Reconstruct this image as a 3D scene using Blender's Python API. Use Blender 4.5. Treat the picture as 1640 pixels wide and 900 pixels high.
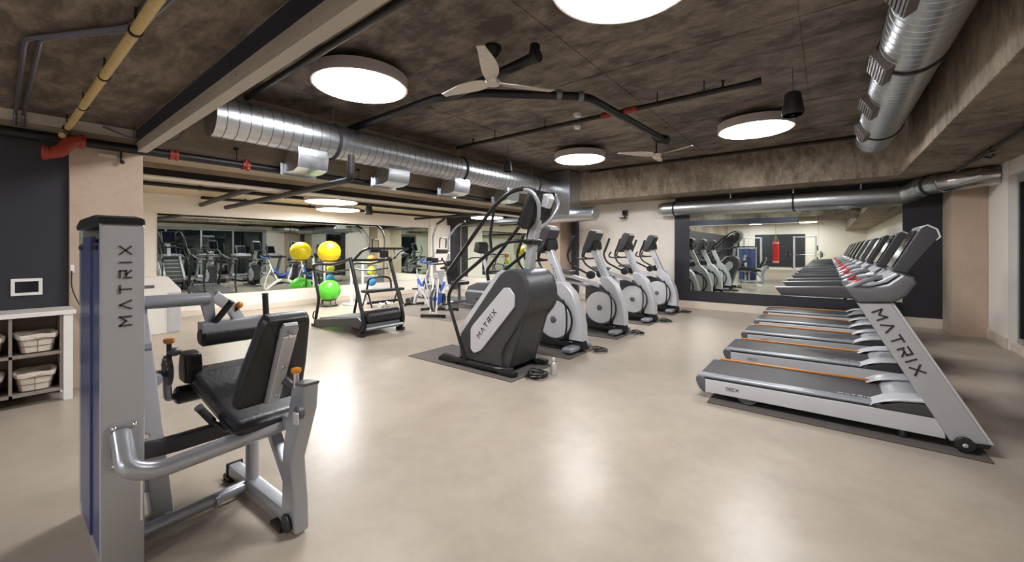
import bpy, bmesh, math, random
from mathutils import Vector as V, Matrix as MX
random.seed(7)
for o in list(bpy.data.objects): bpy.data.objects.remove(o, do_unlink=True)
S = bpy.context.scene
C = S.collection
PI = math.pi

# ------------------------------------------------------------------ camera
F, CX, HY, H = 647.0, 820.0, 400.0, 1.4
YAW = math.radians(37.97)
cam = bpy.data.cameras.new('camera')
cam.sensor_width = 36.0
cam.lens = 36.0 * F / 1640.0
cam.shift_y = -(450.0 - HY) / 1640.0
cam.clip_start = 0.05
cam_o = bpy.data.objects.new('camera', cam)
C.objects.link(cam_o)
cam_o.location = (0, 0, H)
cam_o.rotation_euler = (PI / 2, 0, YAW)
S.camera = cam_o

# ------------------------------------------------------------------ world, exposure (lit by the room's disc lamps and added fill lamps behind the viewer)
w = bpy.data.worlds.new('night'); S.world = w; w.use_nodes = True
w.node_tree.nodes['Background'].inputs[0].default_value = (0.03, 0.04, 0.055, 1)
w.node_tree.nodes['Background'].inputs[1].default_value = 0.6
vs = S.view_settings
vs.view_transform = 'Standard'; vs.look = 'None'; vs.gamma = 1.0; vs.use_curve_mapping = False
vs.exposure = 0.0
LAMP = 47.0

# ------------------------------------------------------------------ pixel -> place helpers
_c, _s = math.cos(YAW), math.sin(YAW)
def ray(px, py):
    a = (px - CX) / F
    return V((-_s + a * _c, _c + a * _s, -(py - HY) / F))
def az(px, py, z):
    d = ray(px, py); t = (z - H) / d.z
    return V((d.x * t, d.y * t, z))
def ax(px, py, x):
    d = ray(px, py); t = x / d.x
    return V((x, d.y * t, H + d.z * t))
def ay(px, py, y):
    d = ray(px, py); t = y / d.y
    return V((d.x * t, y, H + d.z * t))

# ------------------------------------------------------------------ materials
def lin(c):
    return tuple(((v / 255.0) / 12.92 if v / 255.0 <= 0.04045 else ((v / 255.0 + 0.055) / 1.055) ** 2.4) for v in c)
MATS = {}
def mat(name, col, rough=0.5, metal=0.0, var=0.06, scale=6.0, bump=0.0, bscale=60.0, rvar=0.08, emit=0.0, coat=0.0, stretch=None, spec=0.5):
    m = bpy.data.materials.new(name); m.use_nodes = True
    nt = m.node_tree; N = nt.nodes; L = nt.links
    b = N['Principled BSDF']
    tc = N.new('ShaderNodeTexCoord'); mp = N.new('ShaderNodeMapping')
    L.new(tc.outputs['Object'], mp.inputs[0])
    if stretch: mp.inputs['Scale'].default_value = stretch
    no = N.new('ShaderNodeTexNoise'); no.inputs['Scale'].default_value = scale; no.inputs['Detail'].default_value = 4
    L.new(mp.outputs[0], no.inputs['Vector'])
    c = lin(col)
    cr = N.new('ShaderNodeValToRGB')
    cr.color_ramp.elements[0].position = 0.3; cr.color_ramp.elements[1].position = 0.7
    cr.color_ramp.elements[0].color = tuple(v * (1 - var) for v in c) + (1,)
    cr.color_ramp.elements[1].color = tuple(min(1, v * (1 + var)) for v in c) + (1,)
    L.new(no.outputs['Fac'], cr.inputs[0]); L.new(cr.outputs[0], b.inputs['Base Color'])
    mr = N.new('ShaderNodeMapRange')
    mr.inputs['To Min'].default_value = max(0, rough - rvar); mr.inputs['To Max'].default_value = min(1, rough + rvar)
    L.new(no.outputs['Fac'], mr.inputs['Value']); L.new(mr.outputs[0], b.inputs['Roughness'])
    b.inputs['Metallic'].default_value = metal
    b.inputs['Specular IOR Level'].default_value = spec
    if coat: b.inputs['Coat Weight'].default_value = coat; b.inputs['Coat Roughness'].default_value = 0.1
    if bump:
        n2 = N.new('ShaderNodeTexNoise'); n2.inputs['Scale'].default_value = bscale; n2.inputs['Detail'].default_value = 3
        L.new(mp.outputs[0], n2.inputs['Vector'])
        bp = N.new('ShaderNodeBump'); bp.inputs['Strength'].default_value = bump; bp.inputs['Distance'].default_value = 0.01
        L.new(n2.outputs['Fac'], bp.inputs['Height']); L.new(bp.outputs[0], b.inputs['Normal'])
    if emit:
        b.inputs['Emission Color'].default_value = c + (1,); b.inputs['Emission Strength'].default_value = emit
    MATS[name] = m
    return m

def concrete(name, dark, light, blot, rough=0.7, sx=(1, 1, 1), gloss_var=0.1, scale=0.6, bump=0.25, streak=0.5, spec=0.4):
    m = bpy.data.materials.new(name); m.use_nodes = True
    nt = m.node_tree; N = nt.nodes; L = nt.links; b = N['Principled BSDF']
    tc = N.new('ShaderNodeTexCoord'); mp = N.new('ShaderNodeMapping'); mp.inputs['Scale'].default_value = sx
    L.new(tc.outputs['Object'], mp.inputs[0])
    def noise(sc, det, dist=0.0, vec=None, ro=0.6):
        n = N.new('ShaderNodeTexNoise'); n.inputs['Scale'].default_value = sc; n.inputs['Detail'].default_value = det
        n.inputs['Roughness'].default_value = ro; n.inputs['Distortion'].default_value = dist
        L.new(vec or tc.outputs['Object'], n.inputs['Vector']); return n
    n1 = noise(scale, 8, 0.6); n2 = noise(scale * 5, 6, 0.3, mp.outputs[0], 0.7); n3 = noise(scale * 26, 5, 0, mp.outputs[0], 0.7)
    r1 = N.new('ShaderNodeValToRGB')
    r1.color_ramp.elements[0].position = 0.32; r1.color_ramp.elements[1].position = 0.68
    r1.color_ramp.elements[0].color = lin(dark) + (1,); r1.color_ramp.elements[1].color = lin(light) + (1,)
    add = N.new('ShaderNodeMath'); add.operation = 'ADD'
    ml = N.new('ShaderNodeMath'); ml.operation = 'MULTIPLY'; ml.inputs[1].default_value = streak
    sub = N.new('ShaderNodeMath'); sub.operation = 'SUBTRACT'; sub.inputs[1].default_value = 0.5
    L.new(n2.outputs['Fac'], sub.inputs[0]); L.new(sub.outputs[0], ml.inputs[0])
    L.new(n1.outputs['Fac'], add.inputs[0]); L.new(ml.outputs[0], add.inputs[1]); L.new(add.outputs[0], r1.inputs[0])
    r2 = N.new('ShaderNodeValToRGB')
    r2.color_ramp.elements[0].position = 0.56; r2.color_ramp.elements[1].position = 0.74
    r2.color_ramp.elements[0].color = (0, 0, 0, 1); r2.color_ramp.elements[1].color = (1, 1, 1, 1)
    L.new(n3.outputs['Fac'], r2.inputs[0])
    mk = N.new('ShaderNodeMath'); mk.operation = 'MULTIPLY'; mk.inputs[1].default_value = 0.7
    L.new(r2.outputs[0], mk.inputs[0])
    mx = N.new('ShaderNodeMix'); mx.data_type = 'RGBA'
    L.new(mk.outputs[0], mx.inputs[0]); L.new(r1.outputs[0], mx.inputs[6]); mx.inputs[7].default_value = lin(blot) + (1,)
    L.new(mx.outputs[2], b.inputs['Base Color'])
    mr = N.new('ShaderNodeMapRange'); mr.inputs['From Min'].default_value = 0.3; mr.inputs['From Max'].default_value = 0.7
    mr.inputs['To Min'].default_value = rough - gloss_var; mr.inputs['To Max'].default_value = rough + gloss_var
    L.new(n2.outputs['Fac'], mr.inputs['Value']); L.new(mr.outputs[0], b.inputs['Roughness'])
    b.inputs['Specular IOR Level'].default_value = spec
    if bump:
        bp = N.new('ShaderNodeBump'); bp.inputs['Strength'].default_value = bump; bp.inputs['Distance'].default_value = 0.012
        L.new(n3.outputs['Fac'], bp.inputs['Height']); L.new(bp.outputs[0], b.inputs['Normal'])
    MATS[name] = m

concrete('floor', (157, 145, 131), (171, 159, 144), (166, 154, 139), rough=0.3, gloss_var=0.015, scale=0.8, bump=0.0, streak=0.8, spec=0.24)
concrete('slab', (84, 76, 68), (146, 135, 122), (62, 55, 49), rough=0.72, sx=(1, 1.7, 1), scale=0.6, bump=0.35, streak=1.3)
concrete('slab_streaky', (92, 82, 72), (148, 135, 120), (62, 54, 48), rough=0.75, sx=(1, 3, 1), scale=0.6, bump=0.4, streak=1.3)
concrete('beam_concrete', (108, 95, 80), (164, 149, 130), (190, 176, 156), rough=0.75, sx=(1.6, 1.6, 0.8), scale=0.9, bump=0.4, streak=1.2)
concrete('beam_tan', (156, 142, 124), (190, 175, 155), (132, 118, 100), rough=0.75, sx=(1, 0.3, 2), scale=0.8, bump=0.25, streak=0.6)
concrete('column_plaster', (180, 159, 141), (197, 176, 157), (168, 148, 130), rough=0.65, scale=0.9, bump=0.1, streak=0.4)
mat('cream', (240, 232, 222), 0.6, var=0.02, bump=0.05)
mat('baseboard_cream', (222, 208, 192), 0.45, var=0.02)
mat('bay_ceiling', (196, 178, 150), 0.7, var=0.05)
mat('navy', (44, 45, 52), 0.5, var=0.05, bump=0.03)
mat('black_panel', (44, 43, 50), 0.45, var=0.04)
mat('mirror', (222, 230, 222), 0.0, 1.0, var=0.0, rvar=0.0)
mat('galv', (200, 204, 208), 0.34, 1.0, var=0.05, scale=14, rvar=0.06)
mat('galv_bright', (222, 226, 232), 0.3, 1.0, var=0.05, scale=10)
mat('seam', (120, 122, 126), 0.4, 0.9, var=0.03)
mat('duct_band', (40, 40, 42), 0.6, var=0.05)
mat('foil', (200, 200, 200), 0.22, 1.0, var=0.08, scale=9, bump=0.7, bscale=9)
mat('register_grey', (120, 112, 108), 0.5, 0.3)
mat('silver', (176, 177, 181), 0.34, 0.35, var=0.04, scale=4, coat=0.25)
mat('silver_light', (202, 203, 207), 0.36, 0.2, var=0.03, coat=0.3)
mat('silver_tube', (168, 171, 177), 0.32, 0.45, var=0.04, coat=0.2)
mat('grey_plastic', (92, 92, 96), 0.42, var=0.05)
mat('dark_plastic', (60, 60, 63), 0.42, var=0.05)
mat('black_plastic', (30, 30, 32), 0.38, var=0.06)
mat('black_tube', (32, 31, 32), 0.3, 0.2, var=0.05)
mat('rubber', (44, 42, 42), 0.75, var=0.1, bump=0.2)
mat('belt', (62, 58, 60), 0.55, var=0.12, scale=30, bump=0.15, stretch=(0.2, 3, 1))
mat('vinyl', (34, 34, 36), 0.36, var=0.06, bump=0.18, bscale=45)
mat('mat_light', (132, 124, 115), 0.7, var=0.06, bump=0.1)
mat('mat_rubber', (86, 80, 76), 0.8, var=0.08, bump=0.2)
mat('navy_shroud', (70, 80, 122), 0.36, 0.1, var=0.06, coat=0.1)
mat('chrome', (225, 225, 228), 0.12, 1.0, var=0.03)
mat('pipe_black', (26, 24, 25), 0.45, 0.1, var=0.1)
mat('pipe_red', (150, 52, 34), 0.45, var=0.12)
mat('pipe_yellow', (206, 180, 122), 0.5, var=0.06)
mat('conduit', (120, 122, 136), 0.4, 0.6, var=0.06)
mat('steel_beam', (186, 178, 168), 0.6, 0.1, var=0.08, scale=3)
mat('steel_shaded', (48, 52, 68), 0.6, 0.1, var=0.08)  # shade of the beam gap and its blue reflection put into the colour
mat('white_paint', (236, 234, 230), 0.4, var=0.02)
mat('white_strip', (208, 200, 190), 0.6, var=0.04)
mat('shelf_grey', (140, 130, 122), 0.55, var=0.06, stretch=(1, 6, 6))
mat('linen', (228, 218, 204), 0.9, var=0.06, bump=0.5, bscale=30)
mat('wire', (120, 100, 82), 0.5, 0.4)
mat('lamp_body', (196, 186, 182), 0.5, var=0.02)
mat('lamp_face', (250, 250, 252), 0.5, var=0.0, emit=LAMP)
mat('orange', (222, 138, 48), 0.4, var=0.06)
mat('orange_strip', (214, 140, 62), 0.4, var=0.05)
mat('red', (206, 40, 36), 0.45, var=0.08)
mat('blue', (52, 96, 190), 0.35, var=0.08)
mat('teal', (60, 140, 190), 0.5, var=0.06)
mat('yellow', (244, 208, 22), 0.28, var=0.03)
mat('lime', (206, 212, 40), 0.4, var=0.03)
mat('green', (92, 206, 58), 0.28, var=0.03)
mat('glass_night', (20, 30, 34), 0.04, 0.0, var=0.2, rvar=0.02, spec=0.8)
mat('alu', (170, 172, 176), 0.4, 0.5)
mat('screen_black', (16, 18, 28), 0.12, var=0.2, rvar=0.03)
mat('screen_lit', (190, 205, 235), 0.3, var=0.1, emit=1.2)
mat('letter_dark', (66, 66, 70), 0.5)
mat('letter_black', (40, 38, 42), 0.5)
mat('letter_white', (220, 220, 222), 0.5)
mat('fan_silver', (205, 196, 186), 0.3, 0.8, var=0.03, scale=2)
mat('fan_wood', (214, 202, 186), 0.4, 0.1, var=0.08)
mat('speaker_black', (36, 35, 37), 0.6, var=0.05)
mat('blue_glow', (40, 70, 230), 0.4, emit=6.0, var=0.0)
M = MATS

# ------------------------------------------------------------------ mesh builder
def fillet(pts, r, n=5, closed=False):
    pts = [V(p) for p in pts]
    if r <= 0: return pts
    out = []
    m = len(pts)
    for i, p in enumerate(pts):
        if not closed and (i == 0 or i == m - 1): out.append(p); continue
        a = pts[(i - 1) % m]; b = pts[(i + 1) % m]
        d1 = a - p; d2 = b - p
        l = min(r, d1.length * 0.45, d2.length * 0.45)
        s = p + d1.normalized() * l; e = p + d2.normalized() * l
        for k in range(n + 1):
            t = k / n
            out.append(s * (1 - t) ** 2 + p * 2 * t * (1 - t) + e * t * t)
    return out

def inset2(poly, d):
    n = len(poly); out = []
    area = sum(poly[i][0] * poly[(i + 1) % n][1] - poly[(i + 1) % n][0] * poly[i][1] for i in range(n))
    sg = 1 if area > 0 else -1
    for i in range(n):
        p0 = V(poly[i - 1]); p1 = V(poly[i]); p2 = V(poly[(i + 1) % n])
        e1 = (p1 - p0); e2 = (p2 - p1)
        if e1.length < 1e-9 or e2.length < 1e-9: out.append(tuple(p1)); continue
        e1.normalize(); e2.normalize()
        n1 = V((-e1.y, e1.x)) * sg; n2 = V((-e2.y, e2.x)) * sg
        nn = n1 + n2
        k = 1 + n1.dot(n2)
        out.append(tuple(p1 + nn * (d / max(k, 0.35))))
    return out

def rounded(poly, r, n=4):
    return [(p.x, p.y) for p in fillet([V((a, b, 0)) for a, b in poly], r, n, True)]

class MB:
    def __init__(self): self.v = []; self.f = []
    def add(self, vs, fs, T=None):
        o = len(self.v)
        for p in vs: self.v.append(tuple((T @ V(p)) if T else V(p)))
        for f in fs: self.f.append(tuple(i + o for i in f))
        return self
    def box(self, lo, hi, b=0.0, T=None):
        x0, y0, z0 = lo; x1, y1, z1 = hi
        if b <= 0:
            vs = [(x, y, z) for x in (x0, x1) for y in (y0, y1) for z in (z0, z1)]
            return self.add(vs, [(0, 1, 3, 2), (4, 6, 7, 5), (0, 4, 5, 1), (2, 3, 7, 6), (0, 2, 6, 4), (1, 5, 7, 3)], T)
        return self.prism([(x0, z0), (x1, z0), (x1, z1), (x0, z1)], y0, y1, b, T, corner=b)
    def prism(self, poly, y0, y1, b=0.0, T=None, corner=0.0):
        """profile in (x, z), extruded along y with bevelled rims"""
        if corner > 0: poly = rounded(poly, corner, 3)
        if sum(poly[i][0] * poly[(i + 1) % len(poly)][1] - poly[(i + 1) % len(poly)][0] * poly[i][1] for i in range(len(poly))) < 0:
            poly = poly[::-1]
        if y1 < y0: y0, y1 = y1, y0
        n = len(poly)
        if b > 0:
            ins = inset2(poly, b); i2 = inset2(poly, b * 0.3)
            rings = [(ins, y0), (i2, y0 + b * 0.3), (poly, y0 + b), (poly, y1 - b), (i2, y1 - b * 0.3), (ins, y1)]
        else:
            rings = [(poly, y0), (poly, y1)]
        vs = []; fs = []
        for pr, y in rings: vs += [(p[0], y, p[1]) for p in pr]
        for k in range(len(rings) - 1):
            for i in range(n):
                a = k * n + i; c = k * n + (i + 1) % n
                fs.append((a, c, c + n, a + n))
        fs.append(tuple(range(n - 1, -1, -1)))
        fs.append(tuple((len(rings) - 1) * n + i for i in range(n)))
        # orient outward: profile ccw in xz seen from -y
        fs = [f[::-1] for f in fs] if False else fs
        return self.add(vs, fs, T)
    def tube(self, pts, r, n=10, fil=0.0, T=None, rect=None, caps=True, closed=False, up=None):
        pts = fillet(pts, fil, 5, closed) if fil else [V(p) for p in pts]
        m = len(pts)
        if rect:
            w_, h_ = rect; prof = rounded([(-w_, -h_), (w_, -h_), (w_, h_), (-w_, h_)], min(w_, h_) * 0.45, 2)
        else:
            prof = None
        tg = []
        for i in range(m):
            a = pts[(i - 1) % m] if (closed or i > 0) else pts[i]
            b = pts[(i + 1) % m] if (closed or i < m - 1) else pts[i]
            d = b - a
            tg.append(d.normalized() if d.length > 1e-9 else V((0, 0, 1)))
        u = V(up) if up else (V((0, 0, 1)) if abs(tg[0].z) < 0.9 else V((0, 1, 0)))
        vs = []; fs = []
        rr = r if isinstance(r, (list, tuple)) else None
        k = len(prof) if prof else n
        for i in range(m):
            t = tg[i]; u = u - t * u.dot(t)
            u = u.normalized() if u.length > 1e-6 else t.orthogonal().normalized()
            s = t.cross(u)
            ri = rr[min(len(rr) - 1, int(i * len(rr) / m))] if rr else r
            for j in range(k):
                if prof: vs.append(pts[i] + s * prof[j][0] + u * prof[j][1])
                else:
                    a = 2 * PI * j / n; vs.append(pts[i] + s * (math.cos(a) * ri) + u * (math.sin(a) * ri))
        mm = m if closed else m - 1
        for i in range(mm):
            for j in range(k):
                a = i * k + j; b = i * k + (j + 1) % k; i2 = (i + 1) % m
                fs.append((a, b, i2 * k + (j + 1) % k, i2 * k + j))
        if caps and not closed:
            fs.append(tuple(range(k - 1, -1, -1))); fs.append(tuple((m - 1) * k + j for j in range(k)))
        return self.add(vs, fs, T)
    def lathe(self, prof, c=(0, 0, 0), axis='z', n=24, T=None):
        """prof: (radius, height) pairs"""
        vs = []; fs = []
        m = len(prof)
        for (r, h) in prof:
            for j in range(n):
                a = 2 * PI * j / n; x, y = math.cos(a) * r, math.sin(a) * r
                p = {'z': (x, y, h), 'y': (x, h, y), 'x': (h, x, y)}[axis]
                vs.append((p[0] + c[0], p[1] + c[1], p[2] + c[2]))
        for i in range(m - 1):
            for j in range(n):
                a = i * n + j; b = i * n + (j + 1) % n
                fs.append((a, b, b + n, a + n))
        fs.append(tuple(range(n))); fs.append(tuple((m - 1) * n + j for j in range(n)))
        return self.add(vs, fs, T)
    def cyl(self, p, q, r, n=14, b=0.0, T=None):
        p = V(p); q = V(q); d = q - p; l = d.length
        R = d.to_track_quat('Z', 'Y').to_matrix().to_4x4(); R.translation = p
        b = min(b, l * 0.4, r * 0.6)
        pr = [(r - b, 0), (r, b), (r, l - b), (r - b, l)] if b > 0 else [(r, 0), (r, l)]
        return self.lathe(pr, n=n, T=(T @ R) if T else R)
    def sphere(self, c, r, n=20, sc=(1, 1, 1), T=None):
        pr = []
        for i in range(n // 2 + 1):
            a = -PI / 2 + PI * i / (n // 2)
            pr.append((max(1e-4, math.cos(a) * r), math.sin(a) * r))
        k = MX.Translation(c) @ MX.Diagonal((*sc, 1))
        return self.lathe(pr, n=n, T=(T @ k) if T else k)
    def build(self, name, m, parent=None, smooth=True, ang=38):
        me = bpy.data.meshes.new(name)
        me.from_pydata([tuple(p) for p in self.v], [], self.f)
        me.validate(); 
        bm = bmesh.new(); bm.from_mesh(me); bmesh.ops.recalc_face_normals(bm, faces=bm.faces); bm.to_mesh(me); bm.free()
        if smooth:
            me.shade_smooth(); me.set_sharp_from_angle(angle=math.radians(ang))
        me.materials.append(M[m])
        o = bpy.data.objects.new(name, me); C.objects.link(o)
        if smooth and ang < 60:
            wm = o.modifiers.new('weighted', 'WEIGHTED_NORMAL'); wm.keep_sharp = True; wm.weight = 50
        if parent: o.parent = parent
        return o

def tag(o, label, cat, group=None, kind=None):
    o['label'] = label; o['category'] = cat
    if group: o['group'] = group
    if kind: o['kind'] = kind
    return o
def thing(name, label, cat, loc=(0, 0, 0), rz=0.0, group=None):
    o = bpy.data.objects.new(name, None); o.empty_display_size = 0.1
    C.objects.link(o); o.location = loc; o.rotation_euler = (0, 0, rz)
    return tag(o, label, cat, group)
def struct(o):
    o['kind'] = 'structure'; return o
def copy_tree(o, parent=None):
    c = o.copy(); C.objects.link(c); c.parent = parent
    for ch in [k for k in o.children]: copy_tree(ch, c)
    return c
def share(o, parent, T):
    """another piece sharing mesh data"""
    c = bpy.data.objects.new(o.name.split('.')[0], o.data); C.objects.link(c); c.parent = parent; c.matrix_local = T
    return c

# stroke lettering: u right, v up inside a 0..w by 0..1 box
GLYPH = {
 'M': (1.05, [((0, 0), (0, 1)), ((0, 1), (.525, .45)), ((.525, .45), (1.05, 1)), ((1.05, 1), (1.05, 0))]),
 'A': (1.0, [((0, 0), (.5, 1)), ((.5, 1), (1.0, 0))]),
 'T': (.9, [((0, 1), (.9, 1)), ((.45, 1), (.45, 0))]),
 'R': (.85, [((0, 0), (0, .62)), ((0, 1), (.85, 1)), ((.85, 1), (.85, .45)), ((.85, .45), (.2, .45)), ((.4, .45), (.85, 0))]),
 'I': (.12, [((.06, 0), (.06, 1))]),
 'X': (.95, [((0, 0), (.95, 1)), ((0, 1), (.95, 0))]),
 'D': (.8, [((0, 0), (0, 1)), ((0, 1), (.6, 1)), ((.6, 1), (.8, .7)), ((.8, .7), (.8, .3)), ((.8, .3), (.6, 0)), ((.6, 0), (0, 0))]),
 'E': (.75, [((0, 0), (0, 1)), ((0, 1), (.75, 1)), ((0, .5), (.65, .5)), ((0, 0), (.75, 0))]),
 'C': (.8, [((.8, 1), (0, 1)), ((0, 1), (0, 0)), ((0, 0), (.8, 0))]),
 'K': (.8, [((0, 0), (0, 1)), ((0, .5), (.8, 1)), ((.2, .55), (.8, 0))]),
}
def lettering(text, org, u, v, h, m, parent, name='lettering', gap=0.45, th=0.15, depth=0.003, split=False):
    u = V(u).normalized(); v = V(v).normalized(); nn = u.cross(v)
    mb = MB(); x = 0.0; org = V(org)
    for ch in text:
        wd, st = GLYPH[ch]
        for (a, b) in st:
            A = V((a[0] + x, a[1])); B = V((b[0] + x, b[1])); d = (B - A).normalized(); p = V((-d.y, d.x)) * th / 2
            A = A - d * th * 0.4; B = B + d * th * 0.4
            q = [A + p, A - p, B - p, B + p]
            vs = []
            for k in (0, 1):
                for s in q: vs.append(org + (u * s.x + v * s.y) * h + nn * (depth * k))
            mb.add(vs, [(0, 1, 2, 3), (4, 7, 6, 5), (0, 4, 5, 1), (1, 5, 6, 2), (2, 6, 7, 3), (3, 7, 4, 0)])
        x += wd + gap
        if split: mb.build('letter', m, parent, smooth=False); mb = MB()
    if not split: return mb.build(name, m, parent, smooth=False)
def textlen(text, h, gap=0.45):
    return (sum(GLYPH[c][0] for c in text) + gap * (len(text) - 1)) * h

# ================================================================== the setting
XL, XR, YF, YB = -10.55, 2.0, 10.3, -14.0
ZC, ZN, ZB = 3.4, 2.71, 2.65
def sbox(name, lo, hi, m, b=0.0, parent=None):
    o = MB().box(lo, hi, b).build(name, m, parent)
    return o if parent else struct(o)
sbox('floor', (-11, YB - .3, -.15), (2.8, YF + .3, 0), 'floor')
sbox('ceiling', (-6.0, YB, ZC), (.95, 9.3, ZC + .2), 'slab')
slab = sbox('ceiling_beam_near', (-6.0, -1.4, ZN), (.95, .95, ZC), 'slab_streaky')
# formwork seams: thin concrete fins left on the slab
fm = bpy.data.objects['ceiling']
for (x0, y0, x1, y1) in [(-5.9, 4.25, .95, 4.25), (-2.0, .95, -2.0, 9.3), (-4.4, .95, -4.4, 9.3), (-5.9, 6.7, .95, 6.7), (-.2, .95, -.2, 9.3), (-5.9, 8.3, .95, 8.3)]:
    MB().box((min(x0, x1) - (.008 if x0 == x1 else 0), min(y0, y1) - (.008 if y0 == y1 else 0), ZC - .007), (max(x0, x1) + (.008 if x0 == x1 else 0), max(y0, y1) + (.008 if y0 == y1 else 0), ZC + .01)).build('formwork_seam', 'slab', fm)
sbox('ceiling_beam_far', (-6.0, 9.3, ZB), (XR + .4, YF, ZC), 'beam_concrete', .012)
sbox('ceiling_beam_right', (.95, YB, ZB), (2.6, 9.3, ZC), 'beam_concrete', .012)
sbox('ceiling_beam_left', (-6.5, YB, 2.47), (-6.0, YF, ZC), 'beam_tan', .01)
sbox('ceiling_bay', (-10.8, .9, 2.52), (-6.5, YF, 2.7), 'bay_ceiling')
# walls
sbox('wall_far', (-11, YF, 0), (2.6, YF + .2, 3.4), 'cream')
sbox('wall_left', (XL - .25, .8, 0), (XL, YF, 2.6), 'cream')
wn = sbox('wall_navy', (-6.4, YB, 0), (-6.0, .46, 2.47), 'navy')
sbox('column_left', (-6.42, .46, 0), (-5.95, 1.01, 2.47), 'column_plaster', .006)
sbox('wall_bay_near', (XL, .8, 0), (-6.4, 1.0, 2.6), 'cream')
sbox('wall_back', (-6.5, YB - .2, 0), (2.6, YB, 3.5), 'cream')
# right wall with a run of windows
wr = sbox('wall_right', (XR, 8.75, 0), (XR + .35, YF, ZB + .1), 'cream')
sbox('wall_right_near', (XR, YB, 0), (XR + .35, 2.1, ZB + .1), 'cream')
sbox('wall_right_lintel', (XR + .02, 2.1, 2.44), (XR + .35, 8.75, ZB + .1), 'cream')
sbox('wall_right_sill', (XR + .02, 2.1, 0), (XR + .35, 8.75, .1), 'baseboard_cream')
win = MB().box((XR + .08, 8.55, .1), (XR + .2, 8.75, 2.44), .006).build('window_1', 'alu'); struct(win)
MB().box((XR + .08, 2.1, .1), (XR + .2, 8.55, .2), .006).build('bottom_rail', 'alu', win)
MB().box((XR + .08, 2.1, 2.32), (XR + .2, 8.55, 2.44), .006).build('top_rail', 'alu', win)
ys = [8.55 - 1.29 * i for i in range(6)]
for i in range(5):
    if i: MB().box((XR + .07, ys[i] - .035, .2), (XR + .2, ys[i] + .035, 2.32), .005).build('mullion', 'alu', win)
    MB().box((XR + .12, ys[i + 1] + .03, .2), (XR + .14, ys[i] - .03, 2.32)).build('pane', 'glass_night', win)
MB().box((XR + .05, 8.5, .2), (XR + .12, 8.56, 2.32), .004).build('gasket', 'black_plastic', win)
sbox('column_right', (1.6, 9.62, 0), (XR, YF, ZB), 'column_plaster', .008)
sbox('column_far', (-6.5, 9.7, 0), (-5.87, YF, 2.47), 'column_plaster', .006)
sbox('trim_1', (-5.78, YF - .14, 0), (-5.6, YF, 2.5), 'black_panel', .004)
sbox('trim_2', (-10.62, 9.9, 0), (-10.38, YF, 2.3), 'black_panel', .004)
sbox('trim_3', (-10.5, 9.75, 2.26), (-6.5, YF, 2.52), 'black_panel', .004)
sbox('trim_4', (XL, 9.0, 0), (XL + .06, 9.9, 2.52), 'cream', .004)
# black panel on the far wall with a mirror let into it
bp_ = MB().box((-2.955, YF - .03, .18), (1.6, YF, 2.66)).build('wall_panel_far', 'black_panel'); struct(bp_)
sbox('baseboard_far', (-5.6, YF - .045, 0), (1.6, YF, .175), 'baseboard_cream', .006)
sbox('baseboard_right', (XR - .018, 8.75, 0), (XR, 9.62, .16), 'baseboard_cream', .005)
sbox('baseboard_left', (XL, 1.0, 0), (XL + .02, 9.0, .13), 'baseboard_cream', .005)
sbox('wall_panel_back', (-4.2, YB, .2), (-1.2, YB + .05, 2.5), 'navy')
sbox('wall_panel_back_edge', (-6.0, YB, .2), (-5.2, YB + .05, 2.5), 'navy')

def mirror(name, label, parts, m='mirror'):
    o = thing(name, label, 'mirror', parts[0][0])
    for lo, hi in parts:
        p = MB().box(lo, hi).build('mirror_panel', m, o, smooth=False); p.matrix_parent_inverse = MX.Translation(parts[0][0]).inverted()
    return o
xs = [-2.606, -1.375, -.14, 1.09]
mirror('wall_mirror', 'wide mirror set in the black panel on the wall behind the treadmills', [((xs[i] + .001, YF - .04, .432), (xs[i + 1] - .001, YF - .028, 2.243)) for i in range(3)])
yy = [2.0, 2.95, 3.45, 4.75, 6.05, 7.35, 8.95]
mirror('wall_mirror', 'long mirror above the cream ledge behind the exercise balls', [((XL, yy[i] + .001, .43), (XL + .012, yy[i + 1] - .001, 2.13)) for i in range(6)])
xx = [-10.34, -9.2, -7.9, -6.52]
mirror('wall_mirror', 'mirror in the far corner beyond the recumbent bike and dark trim', [((xx[i] + .001, YF - .012, .45), (xx[i + 1] - .001, YF, 2.24)) for i in range(3)])

# ------------------------------------------------------------------ steel beam, strips and services at the left
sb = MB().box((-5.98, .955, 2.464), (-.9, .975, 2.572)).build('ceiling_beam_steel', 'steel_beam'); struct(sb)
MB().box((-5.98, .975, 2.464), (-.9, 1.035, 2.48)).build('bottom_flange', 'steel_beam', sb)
MB().box((-5.98, 1.0, 2.48), (-.9, 1.03, 2.71)).build('web', 'steel_shaded', sb)
MB().box((-5.98, .955, 2.572), (-.9, 1.0, 2.712)).build('shadow_gap_plate', 'steel_shaded', sb)  # solid plate, coloured dark in place of the shaded gap
for i in range(9): MB().cyl((-5.5 + i * .5, .953, 2.52), (-5.5 + i * .5, .945, 2.52), .012, 8).build('bolt', 'steel_beam', sb)
sbox('trim_5', (-6.0, -3, 2.606), (-5.985, .93, 2.71), 'white_strip')
sbox('trim_6', (-6.0, -3, 2.48), (-5.99, .93, 2.6), 'beam_tan')

def pipe(name, label, pts, r, m, fil=0.0, group=None, n=12, cat='pipe'):
    return tag(MB().tube(pts, r, n, fil).build(name, m), label, cat, group)
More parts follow.
